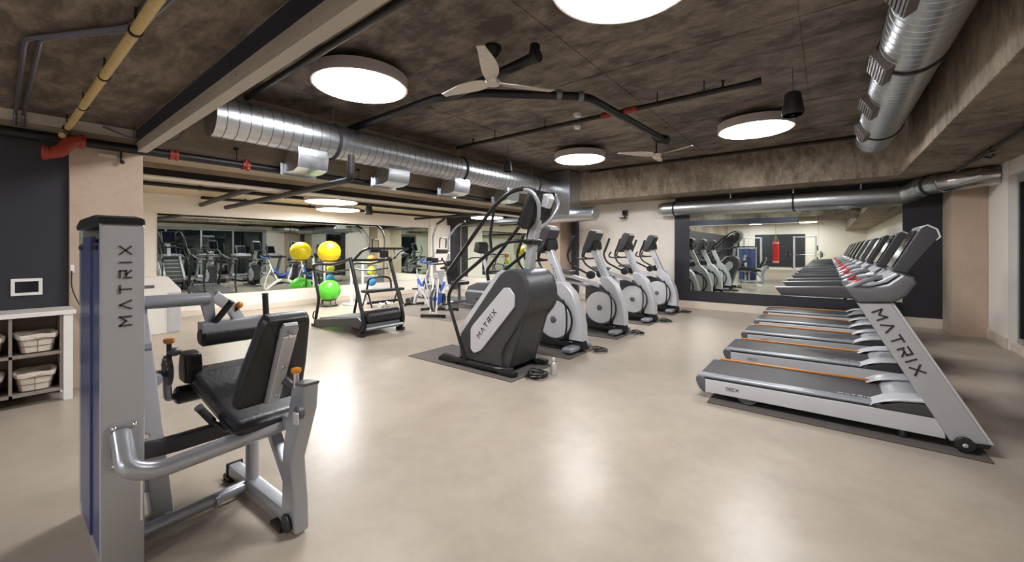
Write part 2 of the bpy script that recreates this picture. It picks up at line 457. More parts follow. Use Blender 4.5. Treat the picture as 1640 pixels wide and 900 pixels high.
# black sprinkler main along the left beam with red couplings
pm = thing('sprinkler_pipe', 'long black sprinkler main running along the left concrete beam', 'pipe', (-5.935, 5, 2.49))
def under(o, loc):
    o.matrix_parent_inverse = MX.Translation(loc).inverted(); return o
under(MB().tube([(-5.935, -3, 2.49), (-5.935, 9.6, 2.49)], .048, 14).build('pipe', 'pipe_black', pm), pm.location)
for p in (278, 393, 600):
    y = ax(p, 250, -5.935).y
    under(MB().lathe([(.05, -.045), (.062, -.04), (.062, -.012), (.054, -.008), (.054, .008), (.062, .012), (.062, .04), (.05, .045)], (-5.935, y, 2.49), 'y', 16).build('coupling', 'pipe_red', pm), pm.location)
y = ax(393, 250, -5.935).y
under(MB().cyl((-5.935, y, 2.49), (-5.86, y, 2.445), .03, 10, .006).cyl((-5.9, y, 2.475), (-5.9, y, 2.565), .022, 10).sphere((-5.85, y, 2.435), .03, 12).build('valve', 'pipe_red', pm), pm.location)
for y in (1.9, 3.6, 5.4, 7.2):
    under(MB().tube([(-5.935, y, 2.53), (-5.935, y, 2.7)], .006, 6).box((-5.99, y - .02, 2.68), (-5.92, y + .02, 2.7)).build('hanger', 'duct_band', pm), pm.location)
# red tee where the yellow pipe meets the main
rt = thing('pipe_tee', 'red pipe elbow and tee fitting above the dark wall', 'pipe', (-5.8, .42, 2.45))
q = [ax(74, 245, -5.8), ax(98, 243, -5.8), ax(110, 228, -5.8), ax(130, 226, -5.8)]
under(MB().tube(q, .055, 14, .06).build('elbow', 'pipe_red', rt), rt.location)
under(MB().cyl(q[0] + V((0, -.03, 0)), q[0] + V((0, .015, 0)), .068, 14, .008).cyl(q[3] + V((0, -.015, 0)), q[3] + V((0, .03, 0)), .068, 14, .008).build('coupling', 'pipe_red', rt), rt.location)
yp0 = az(103, 213, 2.58); yp1 = az(252, 0, 2.58)
yd = (yp1 - yp0).normalized()
yp = thing('gas_pipe', 'straight pale yellow pipe hung under the concrete slab', 'pipe', yp0)
under(MB().tube([V((-5.8, .40, 2.5)), yp0 + yd * .05, yp1 + yd * 2.2], .026, 12, .05).build('pipe', 'pipe_yellow', yp), yp0)
for px, py in ((217, 50), (167, 123), (133, 172), (107, 205)):
    t = az(px, py, 2.58)
    under(MB().cyl(t - yd * .012, t + yd * .012, .032, 12).tube([t + V((0, 0, .03)), t + V((0, 0, .13))], .006, 6).build('hanger', 'pipe_black', yp), yp0)
for k, pp in enumerate(([(41, 62), (212, 42), (240, 0)], [(66, 62), (222, 46), (272, 0)])):
    P = [az(a, b, 2.685) for a, b in pp]
    e = ax(25 + 13 * k, 192, -5.96); d = (P[2] - P[1]).normalized()
    pts = [V((e.x, e.y - .005, 2.56)), V((e.x, e.y, 2.68)), P[0], P[1], P[2] + d * 1.5]
    pipe('conduit', ('outer' if k == 0 else 'inner') + ' of two thin grey conduits bending across the slab at upper left', pts, .014, 'conduit', .06, 'conduits on the slab', 8, 'conduit')
# thin cable sagging across the end of the steel beam
pipe('cable', 'thin grey cable sagging past the end of the steel beam', [ax(165, 203, -5.97), ax(205, 220, -5.9), ax(250, 228, -5.9), ax(285, 224, -5.9), ax(297, 205, -5.88), ax(310, 192, -5.85)], .008, 'conduit', .05, None, 8, 'cable')
# small emergency fitting on top of the column
cb = thing('column_bracket', 'small white bracket and dark hook at the top of the left column', 'bracket', (-5.9, .75, 2.4))
under(MB().box((-5.95, .66, 2.37), (-5.92, .8, 2.4), .004).build('plate', 'white_strip', cb), cb.location)
under(MB().tube([(-5.93, .83, 2.47), (-5.92, .83, 2.34), (-5.9, .84, 2.33)], .01, 8).sphere((-5.9, .835, 2.33), .022, 10).build('hook', 'pipe_black', cb), cb.location)

# services inside the left bay
tr = thing('cable_tray', 'tan service channel with a pale lower lip along the left bay', 'channel', (-6.72, 1.06, 2.375))
under(MB().box((-6.85, 1.06, 2.42), (-6.6, 9.6, 2.5), .006).build('channel', 'beam_tan', tr), tr.location)
under(MB().box((-6.9, 1.02, 2.316), (-6.6, 9.6, 2.331)).build('lip', 'white_strip', tr), tr.location)
under(MB().box((-6.88, 1.04, 2.33), (-6.62, 9.6, 2.422)).build('dark_band_web', 'pipe_black', tr), tr.location)  # black box for the dark band between channel and lip
under(MB().box((-6.66, 1.02, 2.37), (-6.57, 1.1, 2.49), .008).build('end_cap', 'white_strip', tr), tr.location)
pipe('branch_pipe', 'short brown black branch pipe nearest the column in the left bay', [az(306, 333.5, 2.36), az(358, 316, 2.36), az(415, 299, 2.36)], .045, 'pipe_black', 0, 'bay pipes')
pipe('branch_pipe', 'longer black branch pipe crossing the left bay toward the duct', [az(362, 332.5, 2.26), az(440, 316, 2.26), az(548, 291, 2.26), az(560, 288, 2.26) + V((.02, 0, .0)), az(560, 288, 2.26) + V((.03, 0, .3))], .042, 'pipe_black', .08, 'bay pipes')
pipe('branch_pipe', 'black pipe running lengthwise under the left bay ceiling', [(-8.6, 1.1, 2.472), (-8.6, 9.5, 2.472)], .036, 'pipe_black', 0, 'bay pipes')
pipe('branch_pipe', 'thin black pipe just above the long mirror in the left bay', [(-10.1, 2.6, 2.47), (-10.1, 9.6, 2.47)], .032, 'pipe_black', 0, 'bay pipes')
pipe('branch_pipe', 'black cross pipe near the dark corner of the left bay', [(-10.3, 8.2, 2.38), (-6.7, 8.2, 2.38)], .035, 'pipe_black', 0, 'bay pipes')
for (x, y) in [(-8.6, 2.2), (-8.6, 3.6), (-8.6, 5.2), (-10.1, 3.4), (-10.1, 4.8), (-10.1, 6.2)]:
    tag(MB().tube([(x, y, 2.45), (x, y, 2.52)], .008, 6).cyl((x, y - .015, 2.472), (x, y + .015, 2.472), .044, 12).build('pipe_hanger', 'duct_band'), {2.2: 'nearest', 3.6: 'second', 5.2: 'third', 3.4: 'nearest', 4.8: 'second', 6.2: 'third'}[y] + (' thin hanger on the lengthwise black pipe in the left bay' if x > -9 else ' thin hanger on the black pipe above the long mirror'), 'hanger', 'bay pipe hangers')

# ------------------------------------------------------------------ ceiling pipes of the main room
sp = thing('sprinkler_line', 'black sprinkler pipe with red joints crossing the ceiling', 'pipe', (-2.6, 5.17, 3.25))
a, b = V((-5.3, 5.17, 3.25)), V((-.6, 5.17, 3.25))
under(MB().tube([a, b], .032, 12).build('pipe', 'pipe_black', sp), sp.location)
under(MB().cyl(b - V((.05, 0, 0)), b + V((.03, 0, 0)), .042, 12, .006).build('end_cap', 'pipe_black', sp), sp.location)
for px in (975, 1012):
    t = az(px, 185 - (px - 975) * .22, 3.25)
    under(MB().cyl((t.x - .09, 5.17, 3.25), (t.x + .09, 5.17, 3.25), .043, 12, .01).build('coupling', 'pipe_red', sp), sp.location)
for x in (-4.4, -3.4, -1.7, -1.15):
    under(MB().tube([(x, 5.17, 3.28), (x, 5.17, 3.4)], .007, 6).cyl((x - .012, 5.17, 3.25), (x + .012, 5.17, 3.25), .037, 12).build('hanger', 'duct_band', sp), sp.location)
for x in (-4.9, -.95):
    under(MB().tube([(x, 5.17, 3.27), (x, 5.17, 3.34)], .012, 8).lathe([(.004, 0), (.022, .005), (.022, .015), (.004, .02)], (x, 5.17, 3.335), 'z', 12).build('sprinkler_head', 'pipe_black', sp), sp.location)
dp = thing('drain_pipe', 'thick black drain pipe bending across the middle of the ceiling', 'pipe', (-2.3, 4.4, 3.25))
Q = [az(560, 207, 3.22), az(700, 157, 3.22), az(770, 149, 3.22), az(940, 155, 3.22), az(1062, 223, 3.22)]
under(MB().tube(Q, .05, 14, .15).build('pipe', 'pipe_black', dp), dp.location)
under(MB().tube([az(720, 155, 3.22), az(800, 118, 3.22), az(855, 92, 3.22)], .05, 14, .1).build('branch', 'pipe_black', dp), dp.location)
e = az(855, 92, 3.22)
under(MB().cyl(e, e + V((.06, -.01, 0)), .065, 14, .01).tube([e, e + V((0, .02, .12))], .05, 12).build('end_cap', 'pipe_black', dp), dp.location)
for px, py in ((895, 151), (930, 154)):
    t = az(px, py, 3.22); d = (Q[3] - Q[2]).normalized()
    under(MB().cyl(t - d * .03, t + d * .03, .056, 14).build('clamp', 'conduit', dp), dp.location)
t = Q[4]
under(MB().cyl(t + V((-.03, -.08, 0)), t + V((.03, .1, 0)), .075, 14, .01).cyl(t + V((.1, -.02, 0)), t + V((-.1, .02, 0)), .05, 12, .01).build('tee', 'pipe_black', dp), dp.location)
pipe('sprinkler_line', 'black pipe running beside the pale steel beam', [az(395, 157, 3.25), az(640, 0, 3.25) + V((1.5, 0, 0))], .035, 'pipe_black')
pipe('sprinkler_line', 'thin black pipe along the front of the far concrete beam', [(-4.7, 9.22, 3.36), (.9, 9.22, 3.36)], .028, 'pipe_black')
pipe('sprinkler_line', 'dark pipe with clamps under the right hand soffit', [(1.55, 9.0, 2.6), (1.55, 2.0, 2.6)], .022, 'pipe_black')
rc = thing('pipe_coupling', 'dark clamp joint on the pipe under the right soffit', 'fitting', (1.55, 7.9, 2.6))
under(MB().cyl((1.55, 7.3, 2.6), (1.55, 7.9, 2.6), .034, 12, .006).tube([(1.55, 7.7, 2.58), (1.6, 7.6, 2.54), (1.6, 7.5, 2.56)], .012, 8).build('clamp_body', 'pipe_black', rc), rc.location)

# ------------------------------------------------------------------ ducts
def ring_mesh(r, h=.012, wd=.016, axis='y', n=40, hh=.004):
    return MB().lathe([(r - .002, -wd / 2), (r + h * .6, -wd / 4), (r + h * .6, wd / 4), (r - .002, wd / 2)], (0, 0, 0), axis, n)
# left duct
dl = thing('spiral_duct', 'large galvanized spiral duct along the left side of the ceiling', 'duct', (-5.49, 1.5, 2.92))
r = .235; y0, y1 = 1.5, 8.75
under(MB().lathe([(r - .03, y0 + .01), (r, y0), (r, y1), (r - .03, y1)], (-5.49, 0, 2.92), 'y', 48).build('duct_shell', 'galv', dl), dl.location)
first = None
yk = y0 + .1
while yk < y1:
    if first is None:
        first = ring_mesh(r, .006, .012).build('seam_ring', 'seam', dl); first.matrix_parent_inverse = MX.Identity(4); first.location = (0, yk - 1.5, 0)
    else: share(first, dl, MX.Translation((0, yk - 1.5, 0)))
    yk += .118
for px in (535, 738, 855):
    y = ax(px, 270, -5.45).y
    under(MB().lathe([(r + .004, y - .022), (r + .016, y - .018), (r + .016, y + .018), (r + .004, y + .022)], (-5.49, 0, 2.92), 'y', 40).build('band', 'duct_band', dl), dl.location)
for y in (1.72, 2.93, 5.4, 7.8):
    under(MB().box((-5.50, y - .012, 3.14), (-5.48, y + .012, 3.4)).build('hanger_strap', 'galv', dl), dl.location)
for k, px in enumerate((500, 637, 738, 820)):
    y = ax(px, 270, -5.4).y; hw = .2
    g = thing('duct_register', ['nearest', 'second', 'third', 'farthest'][k] + ' bright sheet metal register boot under the left spiral duct', 'register', (-5.49, y, 2.6), group='register boots')
    under(MB().prism([(-5.36, 2.735), (-5.34, 2.63), (-5.375, 2.47), (-5.5, 2.435), (-5.78, 2.435), (-5.78, 2.55), (-5.64, 2.755)], y - hw, y + hw, .012).build('boot', 'galv_bright', g), g.location)
    under(MB().box((-5.8, y - hw - .04, 2.41), (-5.775, y + hw + .04, 2.57), .004).build('flange', 'galv', g), g.location)
    under(MB().box((-5.35, y - hw + .01, 2.628), (-5.334, y + hw - .01, 2.636)).build('fold_seam', 'galv', g), g.location)
    for j in range(3):
        under(MB().box((-5.81, y - hw, 2.455 + j * .035), (-5.795, y + hw, 2.46 + j * .035)).build('slat', 'register_grey', g), g.location)
# plenum drop at the far end of the left duct
pd = thing('duct_plenum', 'vertical rectangular sheet metal drop at the end of the left duct', 'duct', (-5.4, 9.0, 2.2))
under(MB().box((-5.75, 8.72, 2.24), (-5.02, 9.27, 3.38), .012).build('box_duct', 'galv', pd), pd.location)
under(MB().lathe([(.17, -5.88), (.19, -5.86), (.19, -4.5), (.17, -4.48)], (0, 9.1, 2.3), 'x', 32).build('stub_duct', 'galv', pd), pd.location)
under(MB().box((-5.03, 8.71, 2.3), (-5.0, 8.74, 3.38)).build('corner_seam', 'galv_bright', pd), pd.location)
# right duct
dr = thing('spiral_duct', 'large galvanized spiral duct hanging at the upper right', 'duct', (.57, 8.3, 3.11))
r = .222; xr, zr = .57, 3.11; y0, y1 = -3.0, 8.3
under(MB().lathe([(r - .02, y0), (r, y0 + .01), (r, y1 - .02), (r - .012, y1), (r - .03, y1 - .004)], (xr, 0, zr), 'y', 48).build('duct_shell', 'galv', dr), dr.location)
first = None
yk = 1.2
while yk < 8.0:
    if first is None:
        first = ring_mesh(r, .005).build('seam_ring', 'galv', dr); first.location = (0, yk - 8.3, 0)
    else: share(first, dr, MX.Translation((0, yk - 8.3, 0)))
    yk += .105
for px, py in ((1470, 138), (1418, 228)):
    y = {1470: 4.75, 1418: 7.35}[px]
    under(MB().lathe([(r + .003, y - .02), (r + .014, y - .016), (r + .014, y + .016), (r + .003, y + .02)], (xr, 0, zr), 'y', 40).build('band', 'duct_band', dr), dr.location)
for y in (2.0, 4.75, 7.35):
    under(MB().box((xr - .012, y - .012, zr + r), (xr + .012, y + .012, ZC)).build('hanger_strap', 'galv', dr), dr.location)
for k, (px, py) in enumerate(((1450, 5), (1412, 113), (1393, 180), (1381, 224))):
    y = ax(px, py, .375).y
    g = thing('duct_register', ['nearest', 'second', 'third', 'farthest'][k] + ' grey framed grille on the side of the right spiral duct', 'register', (xr - r, y, zr), group='duct grilles')
    T = MX.Translation((xr, y, zr)) @ MX.Rotation(math.radians(-30), 4, 'Y')
    under(MB().box((-r - .05, -.2, -.1), (-r + .03, .2, .1), .008, T).build('frame', 'register_grey', g), g.location)
    for j in range(6):
        under(MB().box((-r - .057, -.18, -.084 + j * .032), (-r - .047, .18, -.076 + j * .032), 0, T).build('slat', 'dark_plastic', g), g.location)
# far wall duct
df = thing('round_duct', 'round galvanized duct along the far wall above the mirror', 'duct', (-1, 10.08, 2.36))
yd_ = 10.09; zd = 2.385; rd = .165
under(MB().lathe([(.08, -3.28), (.13, -3.26), (.155, -3.2), (rd, -3.1), (rd, 1.0)], (0, yd_, zd), 'x', 32).build('duct_shell', 'galv', df), df.location)
pe = [(.98, yd_, zd), (1.12, yd_, zd), (1.2, yd_ - .12, zd + .13), (1.36, yd_ - .3, zd + .13), (1.5, yd_ - .5, zd + .12), (1.56, 9.4, zd + .12)]
under(MB().tube([(.98, yd_, zd), (1.08, yd_, zd), (1.22, 9.98, zd + .06), (1.3, 9.8, zd + .1)], .168, 28, .12).build('elbow', 'galv', df), df.location)
under(MB().tube([(1.26, 9.86, zd + .1), (1.5, 9.42, zd + .1)], .155, 28).build('upper_duct', 'galv', df), df.location)
under(MB().tube([(1.48, 9.46, zd + .1), (1.62, 9.3, zd + .1), (1.86, 9.16, zd + .12), (2.02, 9.12, zd + .12)], .15, 28, .1).build('flexible_duct', 'foil', df), df.location)
for x in (-2.9, -.55):
    under(MB().lathe([(rd + .003, x - .018), (rd + .012, x - .014), (rd + .012, x + .014), (rd + .003, x + .018)], (0, yd_, zd), 'x', 32).build('band', 'duct_band', df), df.location)
for x in (-2.9, -1.7, -.55, .5):
    under(MB().box((x - .012, yd_ - .01, zd + rd - .01), (x + .012, yd_ + .01, 2.66)).build('hanger_strap', 'galv', df), df.location)
tt = V((1.36, 9.66, zd + .1)); dd = V((.24, -.44, 0)).normalized()
under(MB().cyl(tt - dd * .016, tt + dd * .016, .165, 28).build('band', 'duct_band', df), df.location)

# ------------------------------------------------------------------ lamps
def disc_lamp(x, y, z, rad, label, group, body=.12, ceil=ZC):
    g = thing('disc_lamp', label, 'lamp', (x, y, z), group=group)
    MB().lathe([(rad - .03, .0), (rad, .0), (rad + .004, .004), (rad + .004, body), (rad - .04, body + .004), (.05, body + .004)], (0, 0, 0), 'z', 64).build('drum_shade', 'lamp_body', g)
    MB().lathe([(.02, -.012), (rad * .6, -.011), (rad - .03, -.006), (rad - .028, .003), (.02, .003)], (0, 0, 0), 'z', 64).build('diffuser', 'lamp_face', g)
    MB().lathe([(.06, body), (.06, ceil - z - .001)], (0, 0, 0), 'z', 20).lathe([(.11, ceil - z - .03), (.11, ceil - z - .001)], (0, 0, 0), 'z', 24).build('mount', 'lamp_body', g)
    return g
ML = 'main ceiling disc lamps'
disc_lamp(-4.08, 2.5, 3.2, .5, 'big round white disc lamp above the left duct near the steel beam', ML)
disc_lamp(-1.08, 2.62, 3.2, .5, 'big round white disc lamp cut off by the top of the picture', ML)
disc_lamp(-3.9, 7.2, 3.2, .5, 'round white disc lamp near the far end of the left duct', ML)
disc_lamp(-.86, 7.05, 3.2, .5, 'round white disc lamp beside the dark pendant speaker', ML)
for k, (x, y) in enumerate([(-4.0, -4.2), (-1.0, -4.2), (-4.0, -8.2), (-1.0, -8.2), (-4.0, -12.2), (-1.0, -12.2)]):  # lamps behind the viewer, added as fill light
    disc_lamp(x, y, 3.2, .5, ['first', 'second', 'third'][k // 2] + ' added fill disc lamp behind the viewer on the ' + ['navy wall', 'window'][k % 2] + ' side of the room', 'added rear fill lamps')
BL = 'left bay disc lamps'
p = az(531, 324, 2.36); disc_lamp(p.x, p.y, 2.36, .5, 'nearer of two overlapping disc lamps in the left bay above the yellow balls', BL, .06, 2.52)
p = az(542, 336.5, 2.36); disc_lamp(p.x, p.y, 2.36, .5, 'farther of two overlapping disc lamps in the left bay above the yellow balls', BL, .06, 2.52)
disc_lamp(-8.1, 9.15, 2.36, .5, 'disc lamp beneath the dark soffit in the far corner of the left bay', BL, .06, 2.52)

# ------------------------------------------------------------------ fans, speakers, detectors
def fan(x, y, label, rot, metal=True):
    g = thing('ceiling_fan', label, 'fan', (x, y, ZC), group='ceiling fans')
    MB().lathe([(.02, -.375), (.05, -.37), (.07, -.345), (.06, -.32), (.02, -.3), (.014, -.28), (.014, -.1), (.05, -.09), (.085, -.04), (.085, 0), (.03, 0)], (0, 0, 0), 'z', 28).build('motor_post', 'pipe_black', g)
    MB().lathe([(.02, -.385), (.07, -.372), (.08, -.35), (.07, -.33), (.03, -.325)], (0, 0, 0), 'z', 28).build('hub', 'fan_silver' if metal else 'fan_wood', g)
    for k in range(3):
        a = rot + k * 2 * PI / 3
        T = MX.Rotation(a, 4, 'Z')
        n = 10; vs = []; fs = []
        for i in range(n + 1):
            t = i / n
            xx_ = .05 + .62 * t
            wd = .035 + .045 * math.sin(PI * min(1, t * 1.05) ** .7)
            zz = -.35 + .02 * t
            tw = .22 * (1 - t) + .08
            sw = -.07 * t * t
            for s_ in (-1, 1):
                for h_ in (0, .008): vs.append(tuple(T @ V((xx_, sw + s_ * wd * math.cos(tw), zz + s_ * wd * math.sin(tw) + h_))))
        for i in range(n):
            A = i * 4; B = A + 4
            fs += [(A, A + 2, B + 2, B), (A + 1, B + 1, B + 3, A + 3), (A, B, B + 1, A + 1), (A + 2, A + 3, B + 3, B + 2)]
        fs += [(0, 1, 3, 2), (n * 4, n * 4 + 2, n * 4 + 3, n * 4 + 1)]
        MB().add(vs, fs).build('blade', 'fan_silver' if metal else 'fan_wood', g)
    return g
fan(-2.6, 3.02, 'chrome three blade ceiling fan near the middle of the ceiling', math.radians(68))
fan(-2.35, 7.1, 'small pale wooden ceiling fan in front of the far concrete beam', math.radians(108), False)

def pendant_speaker(x, y, zt, ceil, label, h=.24, rr=.1):
    g = thing('pendant_speaker', label, 'speaker', (x, y, ceil), group='pendant speakers')
    z = zt - ceil
    MB().lathe([(rr * .55, z), (rr * .72, z - .015), (rr * 1.0, z - h * .8), (rr * 1.02, z - h * .92), (rr * .9, z - h), (.02, z - h - .002)], (0, 0, 0), 'z', 28).build('speaker_body', 'speaker_black', g)
    MB().lathe([(rr * .86, z - h - .006), (.02, z - h - .006), (.02, z - h - .001), (rr * .86, z - h - .001)], (0, 0, 0), 'z', 24).build('grille', 'dark_plastic', g)
    MB().tube([(0, 0, 0), (0, 0, z)], .005, 6).build('suspension_wire', 'conduit', g)
    return g
pendant_speaker(-.3, 5.4, 3.13, ZC, 'black pendant speaker hanging beside the right disc lamp', .25, .105)
pendant_speaker(-4.7, 5.9, 3.06, ZC, 'black pendant speaker above the left spiral duct', .2, .08)
p = az(591, 336, 2.33); pendant_speaker(p.x, p.y, 2.42, 2.52, 'black pendant speaker in the left bay to the right of the bay lamps', .19, .09)
for px, py, la in ((925, 183, 'nearer'), (925, 203, 'farther')):
    t = az(px, py, 3.39)
    tag(MB().lathe([(.06, ZC), (.06, ZC - .02), (.045, ZC - .045), (.02, ZC - .05)], (t.x, t.y, 0), 'z', 24).build('smoke_detector', 'white_paint'), la + ' small white smoke detector on the ceiling behind the sprinkler pipe', 'detector', 'smoke detectors')
sc = thing('security_camera', 'small dark camera on a bracket on the cream wall above the ellipticals', 'camera', (-4.2, YF, 2.3))
under(MB().box((-4.24, 10.12, 2.3), (-4.13, 10.24, 2.43), .012).build('camera_body', 'speaker_black', sc), sc.location)
under(MB().tube([(-4.19, 10.2, 2.3), (-4.22, 10.2, 2.24), (-4.24, 10.3, 2.24)], .012, 8).box((-4.32, 10.1, 2.225), (-4.16, 10.28, 2.245), .006).build('bracket', 'speaker_black', sc), sc.location)
under(MB().lathe([(.028, 0), (.028, .02), (.02, .024)], (-4.185, 0, 2.365), 'y', 16, MX.Translation((0, 10.1, 0))).build('lens', 'screen_black', sc), sc.location)

# ================================================================== treadmills
def mat_slab(name, lo, hi, label, group=None, m='mat_rubber'):
    return tag(MB().box(lo, hi, .004).build(name, m), label, 'mat', group)
def make_treadmill(yc, label):
    g = thing('treadmill', label, 'treadmill', (0, yc, 0), group='treadmills in the row')
    for s in (-1, 1):
        MB().prism([(-.91, .062), (.66, .066), (.64, .2), (.3, .2), (-.91, .185)], s * .39, s * .325, .008).build('side_rail', 'silver_light', g)
        MB().prism([(-.985, .205), (-.995, .16), (-.96, .085), (-.91, .05), (-.905, .205)], s * .395, s * .24, .012, corner=.02).build('rear_cap', 'grey_plastic', g)
        MB().prism([(-.97, .19), (.34, .205), (.34, .232), (-.97, .22)], s * .372, s * .275, .008).build('foot_rail', 'silver_tube', g)
        MB().prism([(-.91, .183), (.3, .197), (.3, .21), (-.91, .2)], s * .385, s * .3).build('rail_groove', 'black_plastic', g)
        if s > 0: MB().prism([(-.9, .222), (.3, .233), (.3, .247), (-.9, .236)], s * .3, s * .272, .003).build('orange_stripe', 'orange_strip', g)
        MB().prism([(.272, .2), (.34, .238), (.42, .268), (.54, .285), (.66, .285), (.68, .2)], s * .392, s * .25, .006).build('hood_side', 'dark_plastic', g)
        MB().prism([(.258, .208), (.33, .245), (.42, .275), (.54, .292), (.72, .292), (.72, .315), (.54, .318), (.42, .3), (.33, .268), (.262, .225)], s * .395, s * .22, .01).build('hood_lip', 'silver_light', g)
        up = MB().prism([(.676, .062), (.872, .085), (.379, 1.004), (.178, .99)], s * .4, s * .325, .014).build('upright', 'silver', g)
        MB().prism([(.855, .085), (.885, .088), (.393, 1.004), (.372, 1.004)], s * .392, s * .333, .006).build('upright_edge', 'silver_light', up)
        MB().prism([(.69, .03), (.86, .05), (.875, .088), (.675, .066)], s * .385, s * .33, .006).build('upright_shoe', 'black_plastic', up)
        d = V((.676 - .178, 0, .062 - .99)).normalized()      # down the upright
        n = V((d.z, 0, -d.x)) * -1
        if s < 0:
            u = d; v = V((-d.z, 0, d.x)); org = V((.178, -.401, .99)) + d * .075 + V((.055, 0, 0))
            if u.cross(v).y > 0: v = -v; 
            lettering('MATRIX', org, u, v, .062, 'letter_black', up, gap=.62, th=.19, split=True)
        w_ = MB().lathe([(.02, -.018), (.046, -.016), (.052, -.006), (.052, .006), (.046, .016), (.02, .018)], (.742, s * .42, .064), 'y', 24).build('transport_wheel', 'black_plastic', g)
        MB().lathe([(.004, -.004), (.014, -.002), (.014, .002), (.004, .004)], (.742, s * .44, .064), 'y', 12).build('axle', 'chrome', w_)
        MB().lathe([(.02, -.03), (.095, -.028), (.1, -.02), (.1, .02), (.095, .028), (.02, .03)], (-.565, s * .345, .112), 'y', 28).build('rear_wheel', 'grey_plastic', g)
        MB().lathe([(.03, .012), (.034, .016), (.034, .045), (.02, .07)], (.44, s * .34, 0), 'z', 16).build('levelling_foot', 'black_plastic', g)
        # arm rests and bowl sides
        MB().prism([(-.36, 1.085), (-.315, 1.022), (.16, 1.018), (.2, 1.1), (.1, 1.112)], s * .41, s * .345, .018).build('arm_rest', 'dark_plastic', g)
        MB().tube([(.12, s * .375, 1.1), (.2, s * .36, 1.14), (.27, s * .3, 1.17), (.33, s * .22, 1.185)], .018, 10, .05).build('front_grip', 'silver_tube', g)
        MB().tube([(.15, s * .35, 1.12), (.2, s * .32, 1.165)], .0105, 10).build('grip_sensor', 'red', g)
    MB().box((-.85, -.31, .03), (.62, .31, .13), .02).build('chassis', 'black_plastic', g)
    MB().prism([(-.96, .15), (-.94, .215), (-.9, .222), (.4, .23), (.4, .21), (-.9, .14)], -.275, .275, .006).build('running_belt', 'belt', g)
    MB().cyl((-.945, -.27, .175), (-.945, .27, .175), .042, 20).build('rear_roller', 'belt', g)
    MB().prism([(.33, .2), (.37, .25), (.45, .278), (.56, .292), (.76, .292), (.8, .2)], -.25, .25, .015).build('motor_hood', 'silver', g)
    MB().prism([(.36, .2), (.385, .245), (.42, .262), (.43, .2)], -.26, .26, .006).build('hood_front_edge', 'grey_plastic', g)
    bowl = MB().prism([(.1, 1.112), (.14, 1.04), (.185, .99), (.39, 1.006), (.46, 1.06), (.515, 1.16), (.5, 1.2), (.44, 1.215), (.36, 1.14), (.25, 1.105)], -.42, .42, .03).build('console_bowl', 'grey_plastic', g)
    MB().prism([(.15, 1.098), (.25, 1.11), (.36, 1.15), (.43, 1.215), (.41, 1.222), (.33, 1.165), (.24, 1.128), (.15, 1.118)], -.33, .33, .006).build('tray_top', 'silver', bowl)
    for s in (-1, 1):
        MB().lathe([(.01, 0), (.05, .006), (.052, .014), (.044, .012), (.01, .008)], (.33, s * .27, 1.148), 'z', 20).build('cup_holder', 'black_plastic', bowl)
    MB().prism([(.37, 1.17), (.41, 1.25), (.48, 1.24), (.49, 1.15)], -.13, .13, .012).build('console_neck', 'silver', g)
    con = MB().prism([(.395, 1.237), (.485, 1.216), (.66, 1.495), (.643, 1.552), (.593, 1.584), (.554, 1.563)], -.19, .19, .014).build('console', 'dark_plastic', g)
    MB().prism([(.404, 1.262), (.541, 1.545), (.536, 1.549), (.399, 1.266)], -.165, .165).build('screen', 'screen_black', con)
    MB().prism([(.588, 1.578), (.635, 1.548), (.645, 1.556), (.595, 1.59)], -.17, .17, .003).build('console_top_trim', 'silver', con)
    for s in (-1, 1):
        MB().prism([(.645, 1.47), (.667, 1.495), (.65, 1.557), (.596, 1.592), (.553, 1.572), (.556, 1.563), (.592, 1.58), (.64, 1.55), (.655, 1.497), (.638, 1.47)], s * .194, s * .18, .002).build('console_edge', 'silver_light', con)
    lettering('DECK', (-.73, -.3905, .118), (1, 0, 0), (0, 0, 1), .024, 'letter_dark', g, 'side_print', gap=.35)
    lettering('MATRIX', (.07, -.26, .2295), (1, 0, .008), (0, 1, 0), .028, 'letter_white', g, 'belt_print', gap=.5, depth=.001)
    MB().tube([(.1, -.36, 1.05), (.3, -.2, 1.02), (.3, .2, 1.02), (.1, .36, 1.05)], .025, 10, .1).build('cross_bar', 'black_plastic', g)
    return g
LBL = ['treadmill closest to the viewer with large lettering on its upright',
       'second treadmill of the row just beyond the closest one',
       'middle treadmill of the row of five',
       'fourth treadmill of the row next to the last one by the mirror',
       'last treadmill of the row standing right in front of the far mirror']
t0 = make_treadmill(4.51, LBL[0])
for k in range(1, 5):
    c = copy_tree(t0); c.location.y = 4.51 + 1.28 * k; c['label'] = LBL[k]
for k in range(5):
    y = 4.51 + 1.28 * k
    mat_slab('rubber_mat', (-.87, y - .5, 0), (.86, y + .46, .01), 'grey rubber floor mat under the ' + ['closest', 'second', 'middle', 'fourth', 'last'][k] + ' treadmill', 'treadmill mats')

